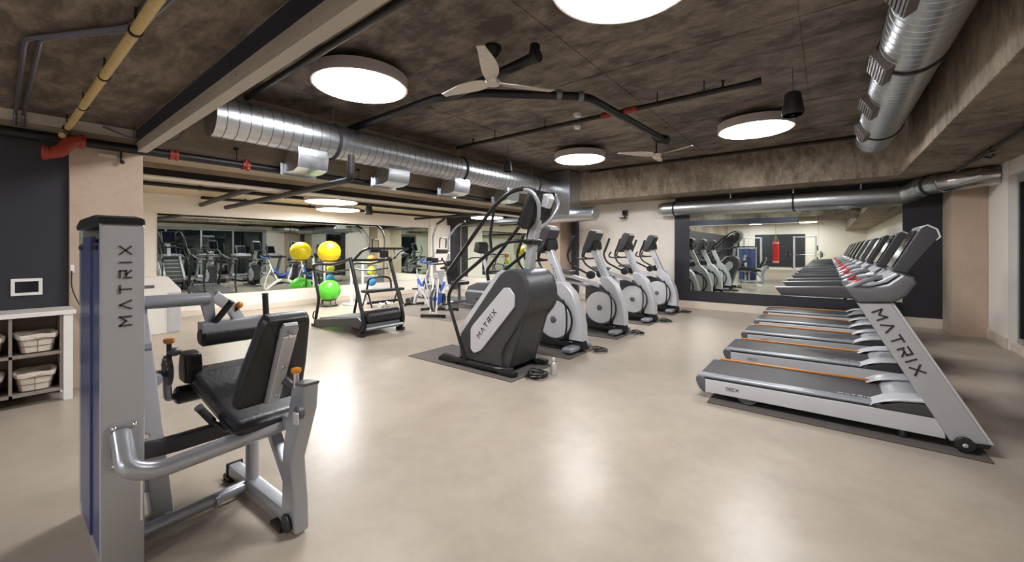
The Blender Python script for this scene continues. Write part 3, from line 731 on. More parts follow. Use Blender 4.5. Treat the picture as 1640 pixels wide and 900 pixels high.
# ================================================================== ellipticals
def make_elliptical(yc, label):
    g = thing('elliptical_trainer', label, 'elliptical', (-3.0, yc, 0), group='elliptical trainers in the row')
    MB().prism([(.40, .16), (.395, .36), (.35, .56), (.24, .81), (.1, .945), (-.03, .95), (-.05, .88), (.0, .78), (.1, .68), (.185, .5), (.2, .33), (.19, .16)], -.095, .095, .025).build('curved_neck', 'silver_light', g)
    MB().prism([(.09, .93), (-.03, .93), (-.235, 1.38), (-.12, 1.41)], -.055, .055, .015).build('console_post', 'silver_light', g)
    MB().prism([(.15, .14), (.24, .3), (.2, .56), (.05, .74), (-.12, .8), (-.3, .79), (-.31, .6), (-.29, .2), (-.1, .1)], -.12, .12, .03).build('drive_shroud', 'dark_plastic', g)
    for s in (-1, 1):
        dc = MB().lathe([(.27, 0), (.27, .012), (.255, .026), (.06, .034), (.02, .034)], (0, 0, 0), 'y', 40, MX.Translation((-.015, s * .118, .43)) @ MX.Diagonal((1, s, 1, 1))).build('disc_cover', 'silver_light', g)
        MB().lathe([(.045, 0), (.045, .012), (.036, .018), (.01, .018)], (0, 0, 0), 'y', 24, MX.Translation((-.015, s * .15, .43)) @ MX.Diagonal((1, s, 1, 1))).build('disc_hub', 'grey_plastic', dc)
        # dark arcs that wrap the disc
        arc = [(-.015 + .285 * math.cos(a), s * .135, .43 + .285 * math.sin(a)) for a in [math.radians(t) for t in range(-70, 151, 10)]]
        MB().tube(arc, .013, 8).build('dark_trim', 'black_plastic', g)
        arc = [(.13 + .2 * math.cos(a) * .35, s * .15, .44 + .27 * math.sin(a)) for a in [math.radians(t) for t in range(-80, 91, 10)]]
        MB().tube(arc, .012, 8).build('inner_trim', 'black_plastic', g)
        # swinging arm with long grip
        MB().tube([(-.44, s * .27, 1.62), (-.5, s * .275, 1.46), (-.575, s * .27, 1.3), (-.5, s * .25, 1.14), (-.16, s * .2, .97)], .018, 10, .07).build('swing_arm', 'black_tube', g)
        MB().tube([(-.44, s * .27, 1.63), (-.495, s * .275, 1.48), (-.55, s * .272, 1.36)], .024, 10, .05).build('grip', 'rubber', g)
        MB().lathe([(.02, -.05), (.065, -.045), (.07, 0), (.065, .045), (.02, .05)], (-.155, s * .19, .975), 'y', 20).build('pivot', 'black_plastic', g)
        # pedal beam and pedal
        dz = .0 if s < 0 else -.16
        MB().prism([(-.78, .95 + dz), (-.5, .9 + dz), (-.02, .77 + dz), (-.02, .84 + dz), (-.5, .97 + dz), (-.78, 1.0 + dz)], s * .2, s * .14, .012).build('pedal_beam', 'silver_light', g)
        pd_ = MB().prism([(-.86, 1.0 + dz), (-.52, .98 + dz), (-.48, 1.03 + dz), (-.52, 1.045 + dz), (-.84, 1.05 + dz), (-.89, 1.03 + dz)], s * .28, s * .1, .012).build('pedal', 'grey_plastic', g)
        MB().prism([(-.85, 1.045 + dz), (-.53, 1.04 + dz), (-.54, 1.052 + dz), (-.84, 1.057 + dz)], s * .265, s * .115, .003).build('pedal_pad', 'black_plastic', pd_)
        # fixed handlebar
        MB().tube([(-.21, s * .05, 1.25), (-.25, s * .2, 1.245), (-.42, s * .22, 1.245), (-.5, s * .19, 1.27), (-.45, s * .17, 1.36)], .015, 10, .05).build('fixed_handlebar', 'black_tube', g)
        MB().prism([(-.35, .1), (-.28, .22), (.1, .14), (.22, .16), (.22, .09), (-.05, .08)], s * .16, s * .12, .01).build('base_cover', 'black_plastic', g)
    con = MB().prism([(-.36, 1.375), (-.28, 1.35), (-.17, 1.46), (-.07, 1.67), (-.1, 1.725), (-.18, 1.745), (-.22, 1.715)], -.145, .145, .028).build('console', 'dark_plastic', g)
    MB().prism([(-.355, 1.4), (-.228, 1.7), (-.233, 1.703), (-.36, 1.402)], -.115, .115).build('screen', 'screen_black', con)
    MB().prism([(-.18, 1.746), (-.11, 1.729), (-.08, 1.68), (-.075, 1.685), (-.105, 1.736), (-.18, 1.753)], -.115, .115).build('console_top_trim', 'silver_light', con)
    MB().prism([(-.14, 1.38), (-.09, 1.42), (-.11, 1.54), (-.16, 1.48)], -.12, .12, .012).build('console_bracket', 'black_plastic', g)
    MB().box((-.95, -.05, .03), (.3, .05, .1), .015).build('base_beam', 'black_plastic', g)
    MB().prism([(.16, .02), (.2, .1), (.3, .2), (.38, .18), (.42, .1), (.4, .03)], -.06, .06, .02).build('front_boot', 'black_plastic', g)
    MB().box((.2, -.3, .03), (.36, .3, .095), .028).build('front_stabiliser', 'silver_tube', g)
    MB().box((-.98, -.28, .03), (-.86, .28, .09), .025).build('rear_stabiliser', 'silver_tube', g)
    for x in (.28, -.92):
        for s in (-1, 1): MB().lathe([(.028, .01), (.03, .014), (.02, .035)], (x, s * .25, 0), 'z', 12).build('levelling_foot', 'black_plastic', g)
    u = V((-.205, 0, .45)).normalized()
    lettering('MATRIX', (-.0, -.0555, 1.0), tuple(u), (-u.z, 0, u.x), .03, 'letter_dark', g, gap=.5, depth=.002)
    return g
EL = ['elliptical trainer partly hidden behind the stair climber', 'elliptical trainer second from the stair climber',
      'elliptical trainer third from the stair climber', 'elliptical trainer farthest from the stair climber next to the cream wall']
e0 = make_elliptical(4.95, EL[0])
for k in range(1, 4):
    c = copy_tree(e0); c.location.y = 4.95 + 1.45 * k; c['label'] = EL[k]
for k in range(4):
    y = 4.95 + 1.45 * k
    mat_slab('rubber_mat', (-4.15, y - .45, 0), (-2.58, y + .4, .01), 'dark rubber floor mat under the ' + ['first', 'second', 'third', 'last'][k] + ' elliptical trainer', 'elliptical mats')
    # power lead lying in loops in front of the machine
    pts = []
    rnd = random.Random(k)
    for i in range(26):
        a = i * .75
        pts.append((-2.47 + .09 * math.cos(a) + rnd.uniform(-.03, .03), y + .16 + .1 * math.sin(a) + rnd.uniform(-.03, .03), .018 + .05 * (i / 26) * abs(math.sin(a * .7))))
    tag(MB().tube(pts, .008, 6, .03).build('power_lead', 'black_plastic'), 'coiled black power lead on the floor in front of the ' + ['first', 'second', 'third', 'last'][k] + ' elliptical', 'cable', 'power leads')

# ================================================================== stair climber
mat_slab('rubber_mat', (-4.35, 3.35, 0), (-2.62, 4.15, .01), 'grey rubber floor mat under the stair climber')
g = thing('stair_climber', 'dark grey stair climber with tall black rails and a silver side panel', 'stair climber', (-3.0, 3.8, 0))
yN, yFf = -.3, .3
prof = [(-.55, .06), (-.555, .33), (-.52, .4), (.08, 1.12), (.16, 1.17), (.26, 1.19), (.36, 1.175), (.44, 1.1), (.49, .97), (.5, .82), (.46, .73), (.38, .64), (.27, .47), (.16, .32), (.11, .2), (.12, .06)]
for s in (-1, 1):
    sc_ = MB().prism(prof, s * .3, s * .215, .03, corner=.03).build('side_cover', 'dark_plastic', g)
    MB().prism([(p.x + 3.0, p.z) for p in [ay(*q, 3.48) for q in ((753, 527), (753, 559), (759, 566), (770, 561), (823, 492), (823, 473), (815, 461), (806, 461), (757, 520))]], s * .318, s * .29, .008, corner=.02).build('silver_panel', 'silver_light', sc_)
    MB().prism([(-.55, .36), (-.5, .4), (.09, 1.115), (.16, 1.165), (.1, 1.17), (.03, 1.14), (-.57, .44)], s * .285, s * .23, .012).build('edge_strip', 'silver_light', sc_)
    if s < 0:
        u = V((.511, 0, .637)).normalized()
        lettering('MATRIX', (-.2, -.3185, .37), tuple(u), (-u.z, 0, u.x), .052, 'letter_dark', sc_, gap=.62, th=.18, split=True)
    MB().prism([(-.02, .06), (.02, .26), (.14, .45), (.36, .74), (.4, .7), (.2, .08)], s * .265, s * .21, .02).build('lower_cover', 'dark_plastic', sc_)
    # floor frame
    MB().prism([(-.89, .01), (-.55, .01), (-.54, .09), (-.8, .1), (-.87, .06)], s * .35, s * .27, .015).build('rear_foot', 'black_plastic', g)
    MB().tube([(-.58, s * .33, .055), (.1, s * .33, .055), (.24, s * .24, .055)], .034, 12, .08).build('floor_tube', 'black_tube', g)
    MB().box((.1, s * .31 - .05, .01), (.33, s * .31 + .05, .075), .02).build('front_foot', 'black_plastic', g)
    # low handrail
    MB().tube([(-.38, s * .35, .05), (-.7, s * .36, .82), (-.56, s * .36, 1.01), (.06, s * .36, 1.41), (.24, s * .34, 1.49), (.33, s * .2, 1.5), (.35, s * .06, 1.49)], .021, 12, .12).build('low_rail', 'black_tube', g)
    # tall rail
    MB().tube([(-.655, s * .36, .98), (-.69, s * .36, 1.12), (.06, s * .36, 1.89), (.28, s * .35, 2.03), (.42, s * .28, 2.065), (.5, s * .18, 2.04)], .023, 12, .12).build('tall_rail', 'black_tube', g)
    MB().tube([(.06, s * .36, 1.86), (.0, s * .36, 1.55), (.02, s * .36, 1.4)], .017, 10, .05).build('rail_brace', 'black_tube', g)
    MB().tube([(.4, s * .285, 2.06), (.5, s * .24, 2.03), (.56, s * .2, 1.9), (.5, s * .12, 1.74), (.39, s * .05, 1.64)], .022, 12, .1).build('curved_support', 'silver_tube', g)
for i in range(6):
    t = i / 5; x = -.47 + .56 * t; z = .38 + .64 * t
    st = MB().box((x - .06, -.215, z - .1), (x + .16, .215, z + .02), .008).build('step', 'grey_plastic', g)
    MB().box((x - .064, -.21, z + .008), (x - .05, .21, z + .026), .002).build('step_nosing', 'silver_light', st)
MB().prism([(-.45, .08), (-.42, .32), (.12, .98), (.2, 1.15), (.36, 1.14), (.44, .95), (.4, .7), (.2, .08)], -.216, .216, .02).build('drum_housing', 'dark_plastic', g)
MB().prism([(.14, 1.15), (.26, 1.185), (.36, 1.17), (.44, 1.1), (.49, .97), (.5, .84), (.45, .73), (.36, .66), (.16, 1.0)], -.26, .26, .03).build('hood', 'dark_plastic', g)
MB().prism([(.24, 1.14), (.32, 1.14), (.44, 1.76), (.37, 1.8), (.28, 1.5)], -.05, .05, .015).build('mast', 'silver', g)
con = MB().prism([(.25, 1.66), (.33, 1.63), (.46, 1.76), (.52, 2.0), (.47, 2.06), (.4, 2.05)], -.2, .2, .03).build('console', 'black_plastic', g)
MB().prism([(.247, 1.69), (.39, 2.02), (.383, 2.024), (.24, 1.694)], -.17, .17).build('screen', 'screen_black', con)
MB().prism([(.47, 1.88), (.55, 1.86), (.6, 1.96), (.58, 2.02), (.5, 2.02)], -.06, .06, .02).build('fan_pod', 'silver_light', g)
MB().box((.27, -.09, 1.46), (.4, .09, 1.52), .015).build('rail_clamp', 'black_plastic', g)
pts = []
for i in range(40):
    a = i * .8; pts.append((-2.5 + .09 * math.cos(a) + random.uniform(-.03, .03), 3.66 + .13 * math.sin(a) + random.uniform(-.03, .03), .016 + .08 * (i / 40) * abs(math.sin(a * .6))))
tag(MB().tube(pts, .009, 6, .03).build('power_lead', 'black_plastic'), 'tangled black power lead on the floor at the foot of the stair climber', 'cable', 'power leads')
bot = thing('spray_bottle', 'small clear bottle standing behind the stair climber base', 'bottle', (-2.42, 3.86, 0))
MB().lathe([(.02, 0), (.035, .004), (.036, .1), (.03, .125), (.013, .14), (.013, .16)], (0, 0, 0), 'z', 20).build('bottle_body', 'silver_light', bot)
MB().lathe([(.015, .158), (.016, .16), (.016, .185), (.012, .19)], (0, 0, 0), 'z', 14).build('cap', 'white_paint', bot)

# ================================================================== leg extension machine (front left)
LO = V((-2.6, .7, 0))
g = thing('leg_extension_machine', 'silver leg extension machine with navy weight tower and black padded seat in front', 'gym machine', LO)
def lx(mb, name, m, parent=None, **k):
    o = mb.build(name, m, parent or g, **k)
    if parent is None: o.matrix_parent_inverse = MX.Translation(LO).inverted()
    return o
tw = lx(MB().prism([(-2.43, 0), (-2.4, 0), (-2.4, 1.5), (-2.41, 1.515), (-2.43, 1.515)], .272, .413, .008), 'tower_front', 'silver')
lettering('MATRIX', (-2.3995, .368, 1.072), (0, 0, 1), (0, -1, 0), .036, 'letter_dark', tw, gap=.93, th=.2, split=True)
MB().box((-2.401, .398, .2), (-2.399, .406, .38)).build('white_tag', 'white_paint', tw)
lx(MB().prism([(-3.12, .02), (-3.05, .02), (-3.05, 1.515), (-3.12, 1.5)], .275, .41, .012), 'tower_rear', 'silver')
lx(MB().prism([(-3.13, 1.5), (-3.11, 1.535), (-3.0, 1.555), (-2.55, 1.555), (-2.42, 1.54), (-2.395, 1.512), (-2.46, 1.5)], .265, .42, .012), 'tower_cap', 'black_plastic')
lx(MB().box((-3.06, .282, 0), (-2.46, .405, .09), .01), 'tower_base', 'silver_tube')
for s, yv in ((0, .278), (1, .408)):
    for i, (x0, x1) in enumerate([(-3.045, -2.88), (-2.872, -2.64), (-2.632, -2.432)]):
        d = .012 if i == 1 else .004
        lx(MB().box((x0, yv - d, .1), (x1, yv + d, 1.43 if i != 1 else 1.46), .004), 'shroud_panel', 'navy_shroud')
lx(MB().box((-3.04, .292, .1), (-2.44, .395, 1.45)), 'weight_stack', 'black_plastic')
lx(MB().box((-3.05, .268, 1.40), (-2.475, .277, 1.42)), 'shroud_clip', 'black_plastic')
pl = lx(MB().box((-2.4, .298, .465), (-2.388, .392, .655), .004), 'mounting_plate', 'silver_tube')
for (yy_, zz_) in ((.312, .64), (.378, .64), (.312, .482), (.378, .482)):
    MB().cyl((-2.388, yy_, zz_), (-2.376, yy_, zz_), .009, 10, .003).build('bolt', 'chrome', pl)
lx(MB().tube([(-2.39, .335, .61), (-2.25, .333, .5), (-2.245, .42, .462), (-2.2, .94, .51)], .036, 16, .09), 'main_arm', 'silver_tube')
# rear inner upright
lx(MB().prism([(-2.83, 0), (-2.73, 0), (-2.75, 1.12), (-2.83, 1.12)], -.045, .045, .012, MX.Translation((0, .545, 0)) @ MX.Rotation(math.radians(5.5), 4, 'X')), 'inner_upright', 'silver_light')
lx(MB().tube([(-2.77, .41, .9), (-2.77, .5, .9)], .03, 10), 'upright_link', 'silver_tube')
lx(MB().box((-2.82, .42, .16), (-2.74, .52, .22), .01), 'lower_link', 'silver_tube')
# floor frame
lx(MB().tube([(-2.57, .40, .055), (-2.62, .89, .055)], .032, 14), 'floor_tube', 'silver_tube')
for yv in (.52, .72):
    lx(MB().tube([(-2.585, yv, .055), (-2.59, yv + .02, .055)], .036, 14), 'collar', 'silver_tube')
lx(MB().tube([(-2.88, .905, .06), (-2.05, .93, .06)], .03, rect=(.035, .035)), 'cross_foot', 'silver_tube')
lx(MB().box((-2.92, .86, 0), (-2.82, .96, .03), .008).box((-2.88, .865, .025), (-2.862, .95, .1)), 'rubber_foot', 'black_plastic')
lx(MB().box((-2.24, .86, 0), (-2.12, .95, .025), .008), 'rubber_foot', 'black_plastic')
lx(MB().cyl((-2.09, .885, .06), (-2.09, .872, .06), .045, 20, .004), 'end_disc', 'black_plastic')
lx(MB().prism([(-2.2, .02), (-2.03, .02), (-2.035, .14), (-2.07, .36), (-1.945, .64), (-1.93, .76), (-2.06, .74), (-2.165, .39), (-2.175, .12)], .89, .965, .014), 'rear_post', 'silver_tube')
lx(MB().prism([(-2.055, .737), (-1.93, .757), (-1.925, .772), (-2.05, .755)], .89, .965, .005), 'post_cap', 'grey_plastic')
lx(MB().tube([(-2.6, .91, .09), (-2.6, .91, .47)], .033, 14), 'seat_post', 'silver_tube')
lx(MB().tube([(-2.12, .925, .2), (-2.38, .92, .47)], .03, rect=(.028, .028)), 'diagonal_brace', 'silver_tube')
lx(MB().tube([(-2.09, .93, .53), (-2.95, .905, .5)], .03, rect=(.03, .035)), 'seat_rail', 'silver_tube')
lx(MB().tube([(-2.74, .44, .385), (-2.74, .56, .37), (-2.72, .93, .38)], .04, rect=(.03, .042), fil=.06), 'side_beam', 'dark_plastic')
bl = lx(MB().cyl((-2.72, .47, .46), (-2.7, .47, .46), .016, 10, .004), 'bolt', 'chrome')
# seat and back
seat = [(-3.03, .655), (-3.01, .61), (-2.93, .595), (-2.5, .53), (-2.25, .5), (-2.19, .512), (-2.17, .55), (-2.21, .58), (-2.5, .615), (-2.85, .695), (-2.97, .705)]
lx(MB().prism(seat, .695, 1.06, .03, corner=.02), 'seat', 'vinyl')
lx(MB().prism([(-2.9, .56), (-2.3, .478), (-2.3, .505), (-2.9, .6)], .73, 1.03, .006), 'seat_pan', 'black_plastic')
lean = math.atan2(.24, .48)
TB = MX.Translation((-2.24, .85, .655)) @ MX.Rotation(lean, 4, 'Y') @ MX.Rotation(PI / 2, 4, 'Z') @ MX.Rotation(0, 4, 'X')
bk = [(-.145, -.01), (.145, -.01), (.16, .02), (.145, .2), (.11, .46), (.095, .495), (-.095, .495), (-.11, .46), (-.145, .2), (-.16, .02)]
lx(MB().prism(bk, -.045, .035, .028, TB, corner=.02), 'backrest', 'vinyl')
lx(MB().prism([(-.035, .02), (.03, .02), (.04, .45), (.03, .48), (-.03, .48), (-.04, .45)], -.075, -.045, .01, TB), 'back_bracket', 'silver_tube')
lx(MB().prism([(-.025, .03), (.018, .03), (.028, .42), (-.028, .42)], -.085, -.074, .004, TB), 'back_plate', 'silver_light')
for zz_ in (.08, .25, .43):
    lx(MB().cyl((0, -.085, zz_), (0, -.094, zz_), .012, 10, .003, TB), 'bolt', 'chrome')
lx(MB().tube([(-2.05, .92, .7), (-2.1, .88, .76), (-2.16, .85, .78)], .022, 10, .03), 'back_link', 'dark_plastic')
kb = lx(MB().cyl((-2.03, .9, .73), (-2.03, .9, .805), .013, 10), 'pull_pin', 'chrome')
MB().lathe([(.006, .8), (.02, .805), (.024, .815), (.022, .825), (.008, .83)], (-2.03, .9, 0), 'z', 16).build('orange_knob', 'orange', kb)
cm = lx(MB().cyl((-1.93, .885, .645), (-1.93, .855, .645), .032, 18, .006), 'adjust_cam', 'grey_plastic')
MB().box((-1.935, .84, .6), (-1.9, .858, .655), .006).build('cam_lever', 'silver_light', cm)
# thigh roll on its arm
lx(MB().tube([(-2.75, .44, 1.13), (-2.75, .745, 1.125)], .035, 14), 'thigh_arm', 'silver_tube')
lx(MB().prism([(.735, 1.15), (.765, 1.15), (.775, 1.0), (.735, .97), (.7, 1.12)], -.012, .012, .003, MX.Translation((-2.75, 0, 0)) @ MX.Rotation(PI / 2, 4, 'Z')), 'arm_bracket', 'silver_tube')
lx(MB().tube([(-2.77, .77, 1.14), (-2.77, .86, 1.06), (-2.77, .9, .98)], .03, rect=(.03, .03)), 'roll_bracket', 'silver_light')
lx(MB().tube([(-2.75, .705, .965), (-2.75, 1.08, .965)], .04, rect=(.05, .03)), 'roll_carrier', 'silver_tube')
lx(MB().cyl((-2.75, .70, .915), (-2.75, 1.085, .915), .056, 22, .016), 'thigh_roll', 'vinyl')
kb = lx(MB().cyl((-2.75, .87, 1.04), (-2.74, .885, 1.065), .011, 10), 'roll_pin', 'black_plastic')
MB().sphere((-2.735, .89, 1.075), .02, 12).build('orange_knob', 'orange', kb)
for p0, p1 in (((-2.72, .76, .985), (-2.68, .83, 1.1)), ((-2.75, 1.04, .985), (-2.74, 1.03, 1.12))):
    hd = lx(MB().cyl(p0, p1, .017, 12, .005), 'hand_grip', 'rubber')
    d = (V(p1) - V(p0)).normalized()
    MB().cyl(V(p1), V(p1) + d * .012, .019, 12, .003).build('grip_end', 'dark_plastic', hd)
# lower leg lever
lx(MB().tube([(-2.78, .52, .71), (-2.95, .56, .7)], .028, 12), 'lever_axle', 'silver_tube')
lx(MB().lathe([(.02, -.012), (.085, -.01), (.085, .01), (.02, .012)], (-2.93, .6, .72), 'y', 28), 'range_plate', 'dark_plastic')
for a in range(6):
    lx(MB().cyl((-2.93 + .068 * math.cos(a * .5 + .3), .588, .72 + .068 * math.sin(a * .5 + .3)), (-2.93 + .068 * math.cos(a * .5 + .3), .585, .72 + .068 * math.sin(a * .5 + .3)), .008, 8), 'range_hole', 'chrome')
kb = lx(MB().cyl((-2.93, .607, .78), (-2.93, .607, .87), .012, 10), 'range_pin', 'black_plastic')
MB().lathe([(.006, .868), (.022, .872), (.028, .885), (.024, .898), (.008, .902)], (-2.93, .607, 0), 'z', 16).build('orange_knob', 'orange', kb)
lx(MB().sphere((-2.93, .63, .82), .035, 14, (1.2, 1, .7)), 'range_guard', 'grey_plastic')
lx(MB().prism([(-3.01, .63), (-2.88, .63), (-2.86, .72), (-2.88, .8), (-2.99, .81), (-3.02, .72)], .665, .75, .018, corner=.02), 'knee_pad', 'vinyl')
lx(MB().tube([(-2.95, .6, .7), (-2.97, .61, .55), (-3.0, .64, .545)], .02, 10, .03), 'shin_lever', 'silver_tube')
lx(MB().cyl((-2.99, .645, .55), (-2.99, 1.0, .55), .052, 22, .014), 'shin_roll', 'vinyl')
hd = lx(MB().tube([(-2.45, .625, .615), (-2.45, .68, .53)], .018, 12), 'side_grip', 'rubber')
MB().tube([(-2.45, .68, .53), (-2.45, .73, .465), (-2.47, .8, .465), (-2.5, .9, .49)], .012, 10, .04).build('grip_rod', 'dark_plastic', hd)
MB().cyl((-2.45, .619, .625), (-2.45, .626, .614), .02, 12).build('grip_end', 'grey_plastic', hd)

# ================================================================== cubby bench, baskets, wall panel
b0 = V((-5.8, -.4, 0))
g = thing('cubby_bench', 'white topped cubby bench with grey shelves against the navy wall', 'shelf', b0)
def bx_(mb, name, m, parent=None, root=None):
    o = mb.build(name, m, parent or root)
    if parent is None: o.matrix_parent_inverse = MX.Translation(root.location).inverted()
    return o
bx_(MB().box((-6.0, -1.6, .8), (-5.59, .475, .838), .004), 'bench_top', 'white_strip', root=g)
bx_(MB().box((-5.62, -1.6, .798), (-5.585, .476, .836), .003), 'top_edge', 'white_paint', root=g)
for yv in (.395, -1.6):
    bx_(MB().box((-5.65, yv, 0), (-5.595, yv + .06, .8), .004), 'leg', 'white_paint', root=g)
    bx_(MB().box((-5.99, yv, 0), (-5.93, yv + .06, .8), .004), 'leg', 'white_paint', root=g)
bx_(MB().box((-5.99, .375, .1), (-5.61, .4, .8)), 'side_panel', 'shelf_grey', root=g)
for yv in (.085, -.23, -.54, -.85, -1.16): bx_(MB().box((-5.98, yv - .01, .1), (-5.6, yv + .01, .8)), 'divider', 'shelf_grey', root=g)
for zv in (.1, .44): bx_(MB().box((-5.98, -1.54, zv), (-5.6, .39, zv + .025)), 'shelf', 'shelf_grey', root=g)
bx_(MB().box((-5.99, -1.54, .1), (-5.98, .39, .8)), 'back_panel', 'shelf_grey', root=g)

def basket(y, z, label, rot=0.0, sc=1.0):
    g = thing('wire_basket', label, 'basket', (-5.77, y, z), rot, group='baskets in the cubby bench')
    hw, hd, h = .12 * sc, .15, .165 * sc
    n = 28
    def ringp(t, off=0.0, wob=0.0):
        w_ = hw * (.78 + .22 * t) + off; d_ = hd * (.85 + .15 * t) + off
        pts = []
        for i in range(n):
            a = 2 * PI * i / n; c_, s_ = math.cos(a), math.sin(a); k = 1 / max(abs(c_), abs(s_)) ** .8
            pts.append(V((d_ * c_ * k * .97, w_ * s_ * k * .97, h * t + wob * math.sin(a * 5 + t * 3 + y * 20))))
        return pts
    vs = []; fs = []
    rows = [(.02, -.02, 0), (.04, 0, 0), (.5, .002, 0), (.92, .003, .003), (1.0, .012, .004), (1.04, .014, .004), (1.04, .0, .004), (.9, -.012, 0), (.1, -.02, 0)]
    for (t, off, wob) in rows: vs += ringp(t, off, wob)
    for r_ in range(len(rows) - 1):
        for i in range(n): fs.append((r_ * n + i, r_ * n + (i + 1) % n, (r_ + 1) * n + (i + 1) % n, (r_ + 1) * n + i))
    fs.append(tuple(range(n - 1, -1, -1))); fs.append(tuple((len(rows) - 1) * n + i for i in range(n)))
    lin_ = MB().add(vs, fs).build('linen_liner', 'linen', g)
    # turned down cuff of the liner
    vs = []; fs = []
    rows = [(1.03, .016, .004), (.98, .02, .004), (.8, .016, .008), (.79, .008, .008)]
    for (t, off, wob) in rows: vs += ringp(t, off, wob)
    for r_ in range(len(rows) - 1):
        for i in range(n): fs.append((r_ * n + i, r_ * n + (i + 1) % n, (r_ + 1) * n + (i + 1) % n, (r_ + 1) * n + i))
    MB().add(vs, fs).build('liner_cuff', 'linen', g)
    for t in (.05, .4, .74): MB().tube(ringp(t, .006), .0025, 5, closed=True).build('wire_hoop', 'wire', g)
    for i in range(0, n, 4):
        MB().tube([ringp(.03, .006)[i], ringp(.76, .007)[i]], .002, 5).build('wire_upright', 'wire', g)
    MB().tube([(hd + .02, -.03, h * .98), (hd + .028, 0, h * .86), (hd + .02, .03, h * .98)], .004, 6, .02).build('bow_tie', 'linen', g)
    return g
basket(.234, .467, 'white lined wire basket in the upper right cubby of the bench', .06)
basket(.232, .127, 'white lined wire basket in the lower right cubby of the bench', -.05)
basket(-.075, .467, 'white lined wire basket cut off by the picture edge in the upper cubby', .05)
basket(-.075, .127, 'white lined wire basket cut off by the picture edge in the lower cubby', -.04)
g = thing('wall_control_panel', 'white framed dark touch panel on the navy wall above the bench', 'panel', (-6, .19, 1.05))
bx_(MB().box((-6.0, .093, .967), (-5.985, .287, 1.127), .004), 'frame', 'white_paint', root=g)
bx_(MB().box((-5.99, .118, .995), (-5.983, .262, 1.1)), 'screen', 'screen_black', root=g)
g = thing('wall_outlet', 'small white outlet with black cable at the edge of the left column', 'outlet', (-5.97, .47, 1.2))
bx_(MB().box((-5.95, .465, 1.17), (-5.94, .492, 1.25), .003), 'plate', 'white_paint', root=g)
bx_(MB().tube([(-5.94, .475, 1.19), (-5.93, .47, 1.05), (-5.92, .49, .95), (-5.92, .53, .84), (-5.92, .56, .7)], .006, 6, .06), 'cable', 'black_plastic', root=g)

# white station in the left bay
g = thing('white_cabinet', 'white cabinet with a sloped corner and small dark panel under the long mirror', 'cabinet', (-9.0, 1.6, 0))
bx_(MB().prism([(1.12, 0), (1.97, 0), (1.97, .72), (1.8, .945), (1.12, .945)], .0, .5, .012, MX.Translation((-8.73, 0, 0)) @ MX.Rotation(PI / 2, 4, 'Z')), 'cabinet_body', 'white_paint', root=g)
bx_(MB().box((-8.745, 1.79, .02), (-8.715, 1.965, .68), .006), 'side_post', 'silver_light', root=g)
bx_(MB().box((-8.74, 1.42, .77), (-8.722, 1.62, .82), .004), 'display', 'grey_plastic', root=g)

# ================================================================== manual treadmill in the left bay opening
MO = V((-6.55, 4.0, 0))
g = thing('manual_treadmill', 'black framed treadmill with curved handrails in front of the exercise balls', 'treadmill', MO)
def mx_(mb, name, m, parent=None):
    o = mb.build(name, m, parent or g)
    if parent is None: o.matrix_parent_inverse = MX.Translation(MO).inverted()
    return o
yn = 3.62
def pl_(pts, dy=0.0): return [ay(a, b, yn) + V((0, dy, 0)) for a, b in pts]
for k, dy in enumerate((0.0, .76)):
    mx_(MB().tube(pl_([(576, 538), (583, 524), (581, 505), (570, 455), (561, 413)], dy), .032, 12, .1), 'front_post', 'black_tube')
    mx_(MB().tube(pl_([(504, 526), (506, 508), (511, 480), (506, 450), (502, 425)], dy), .026, 12, .1), 'rear_post', 'black_tube')
    mx_(MB().tube(pl_([(502, 425), (512, 423), (532, 424), (548, 420), (562, 414)], dy), .024, 12, .06), 'handrail', 'black_tube')
    mx_(MB().tube(pl_([(503, 431), (515, 435), (535, 436), (558, 432)], dy), .014, 8, .06), 'lower_rail', 'black_tube')
    mx_(MB().prism([(p.x, p.z) for p in [ay(*q, yn) for q in ((505, 524), (507, 511), (575, 508), (582, 516), (578, 527), (560, 522))]], yn + dy - .03, yn + dy + .03, .012), 'deck_side', 'dark_plastic')
    f = ay(504, 526, yn)
    mx_(MB().box((f.x - .06, f.y + dy - .04, 0), (f.x + .06, f.y + dy + .04, .05), .01), 'foot', 'black_plastic')
    f = ay(578, 538, yn)
    mx_(MB().box((f.x - .08, f.y + dy - .04, 0), (f.x + .08, f.y + dy + .04, .06), .012), 'foot', 'black_plastic')
    mx_(MB().tube(pl_([(568, 415), (580, 402), (590, 398)], dy), .02, 10, .04), 'console_riser', 'black_tube')
a = ay(590, 398, yn); b = ay(562, 414, yn)
mx_(MB().tube([a, a + V((0, .76, 0))], .02, 10), 'top_bar', 'black_tube')
mx_(MB().tube([b + V((.05, 0, -.03)), b + V((.05, .76, -.03))], .022, 10), 'cross_bar', 'black_tube')
c_ = a + V((-.02, .3, -.09))
mx_(MB().box((c_.x - .015, c_.y - .08, c_.z - .06), (c_.x + .015, c_.y + .08, c_.z + .06), .012), 'console', 'black_plastic')
mx_(MB().tube([a + V((-.03, .5, -.02)), a + V((-.05, .52, -.1)), a + V((-.02, .56, -.14)), a + V((.0, .62, -.06))], .012, 8, .03), 'bottle_holder', 'silver_tube')
bl = ay(508, 510, yn); br = ay(578, 508, yn)
mx_(MB().prism([(bl.x, bl.z - .04), (br.x, br.z - .04), (br.x, br.z + .01), (bl.x, bl.z + .01)], yn + .04, yn + .72, .01), 'running_belt', 'belt')
dc = ay(583, 505, yn)
mx_(MB().cyl((dc.x - .08, yn + .06, .3), (dc.x - .08, yn + .7, .3), .11, 24, .02), 'front_drum', 'black_plastic')
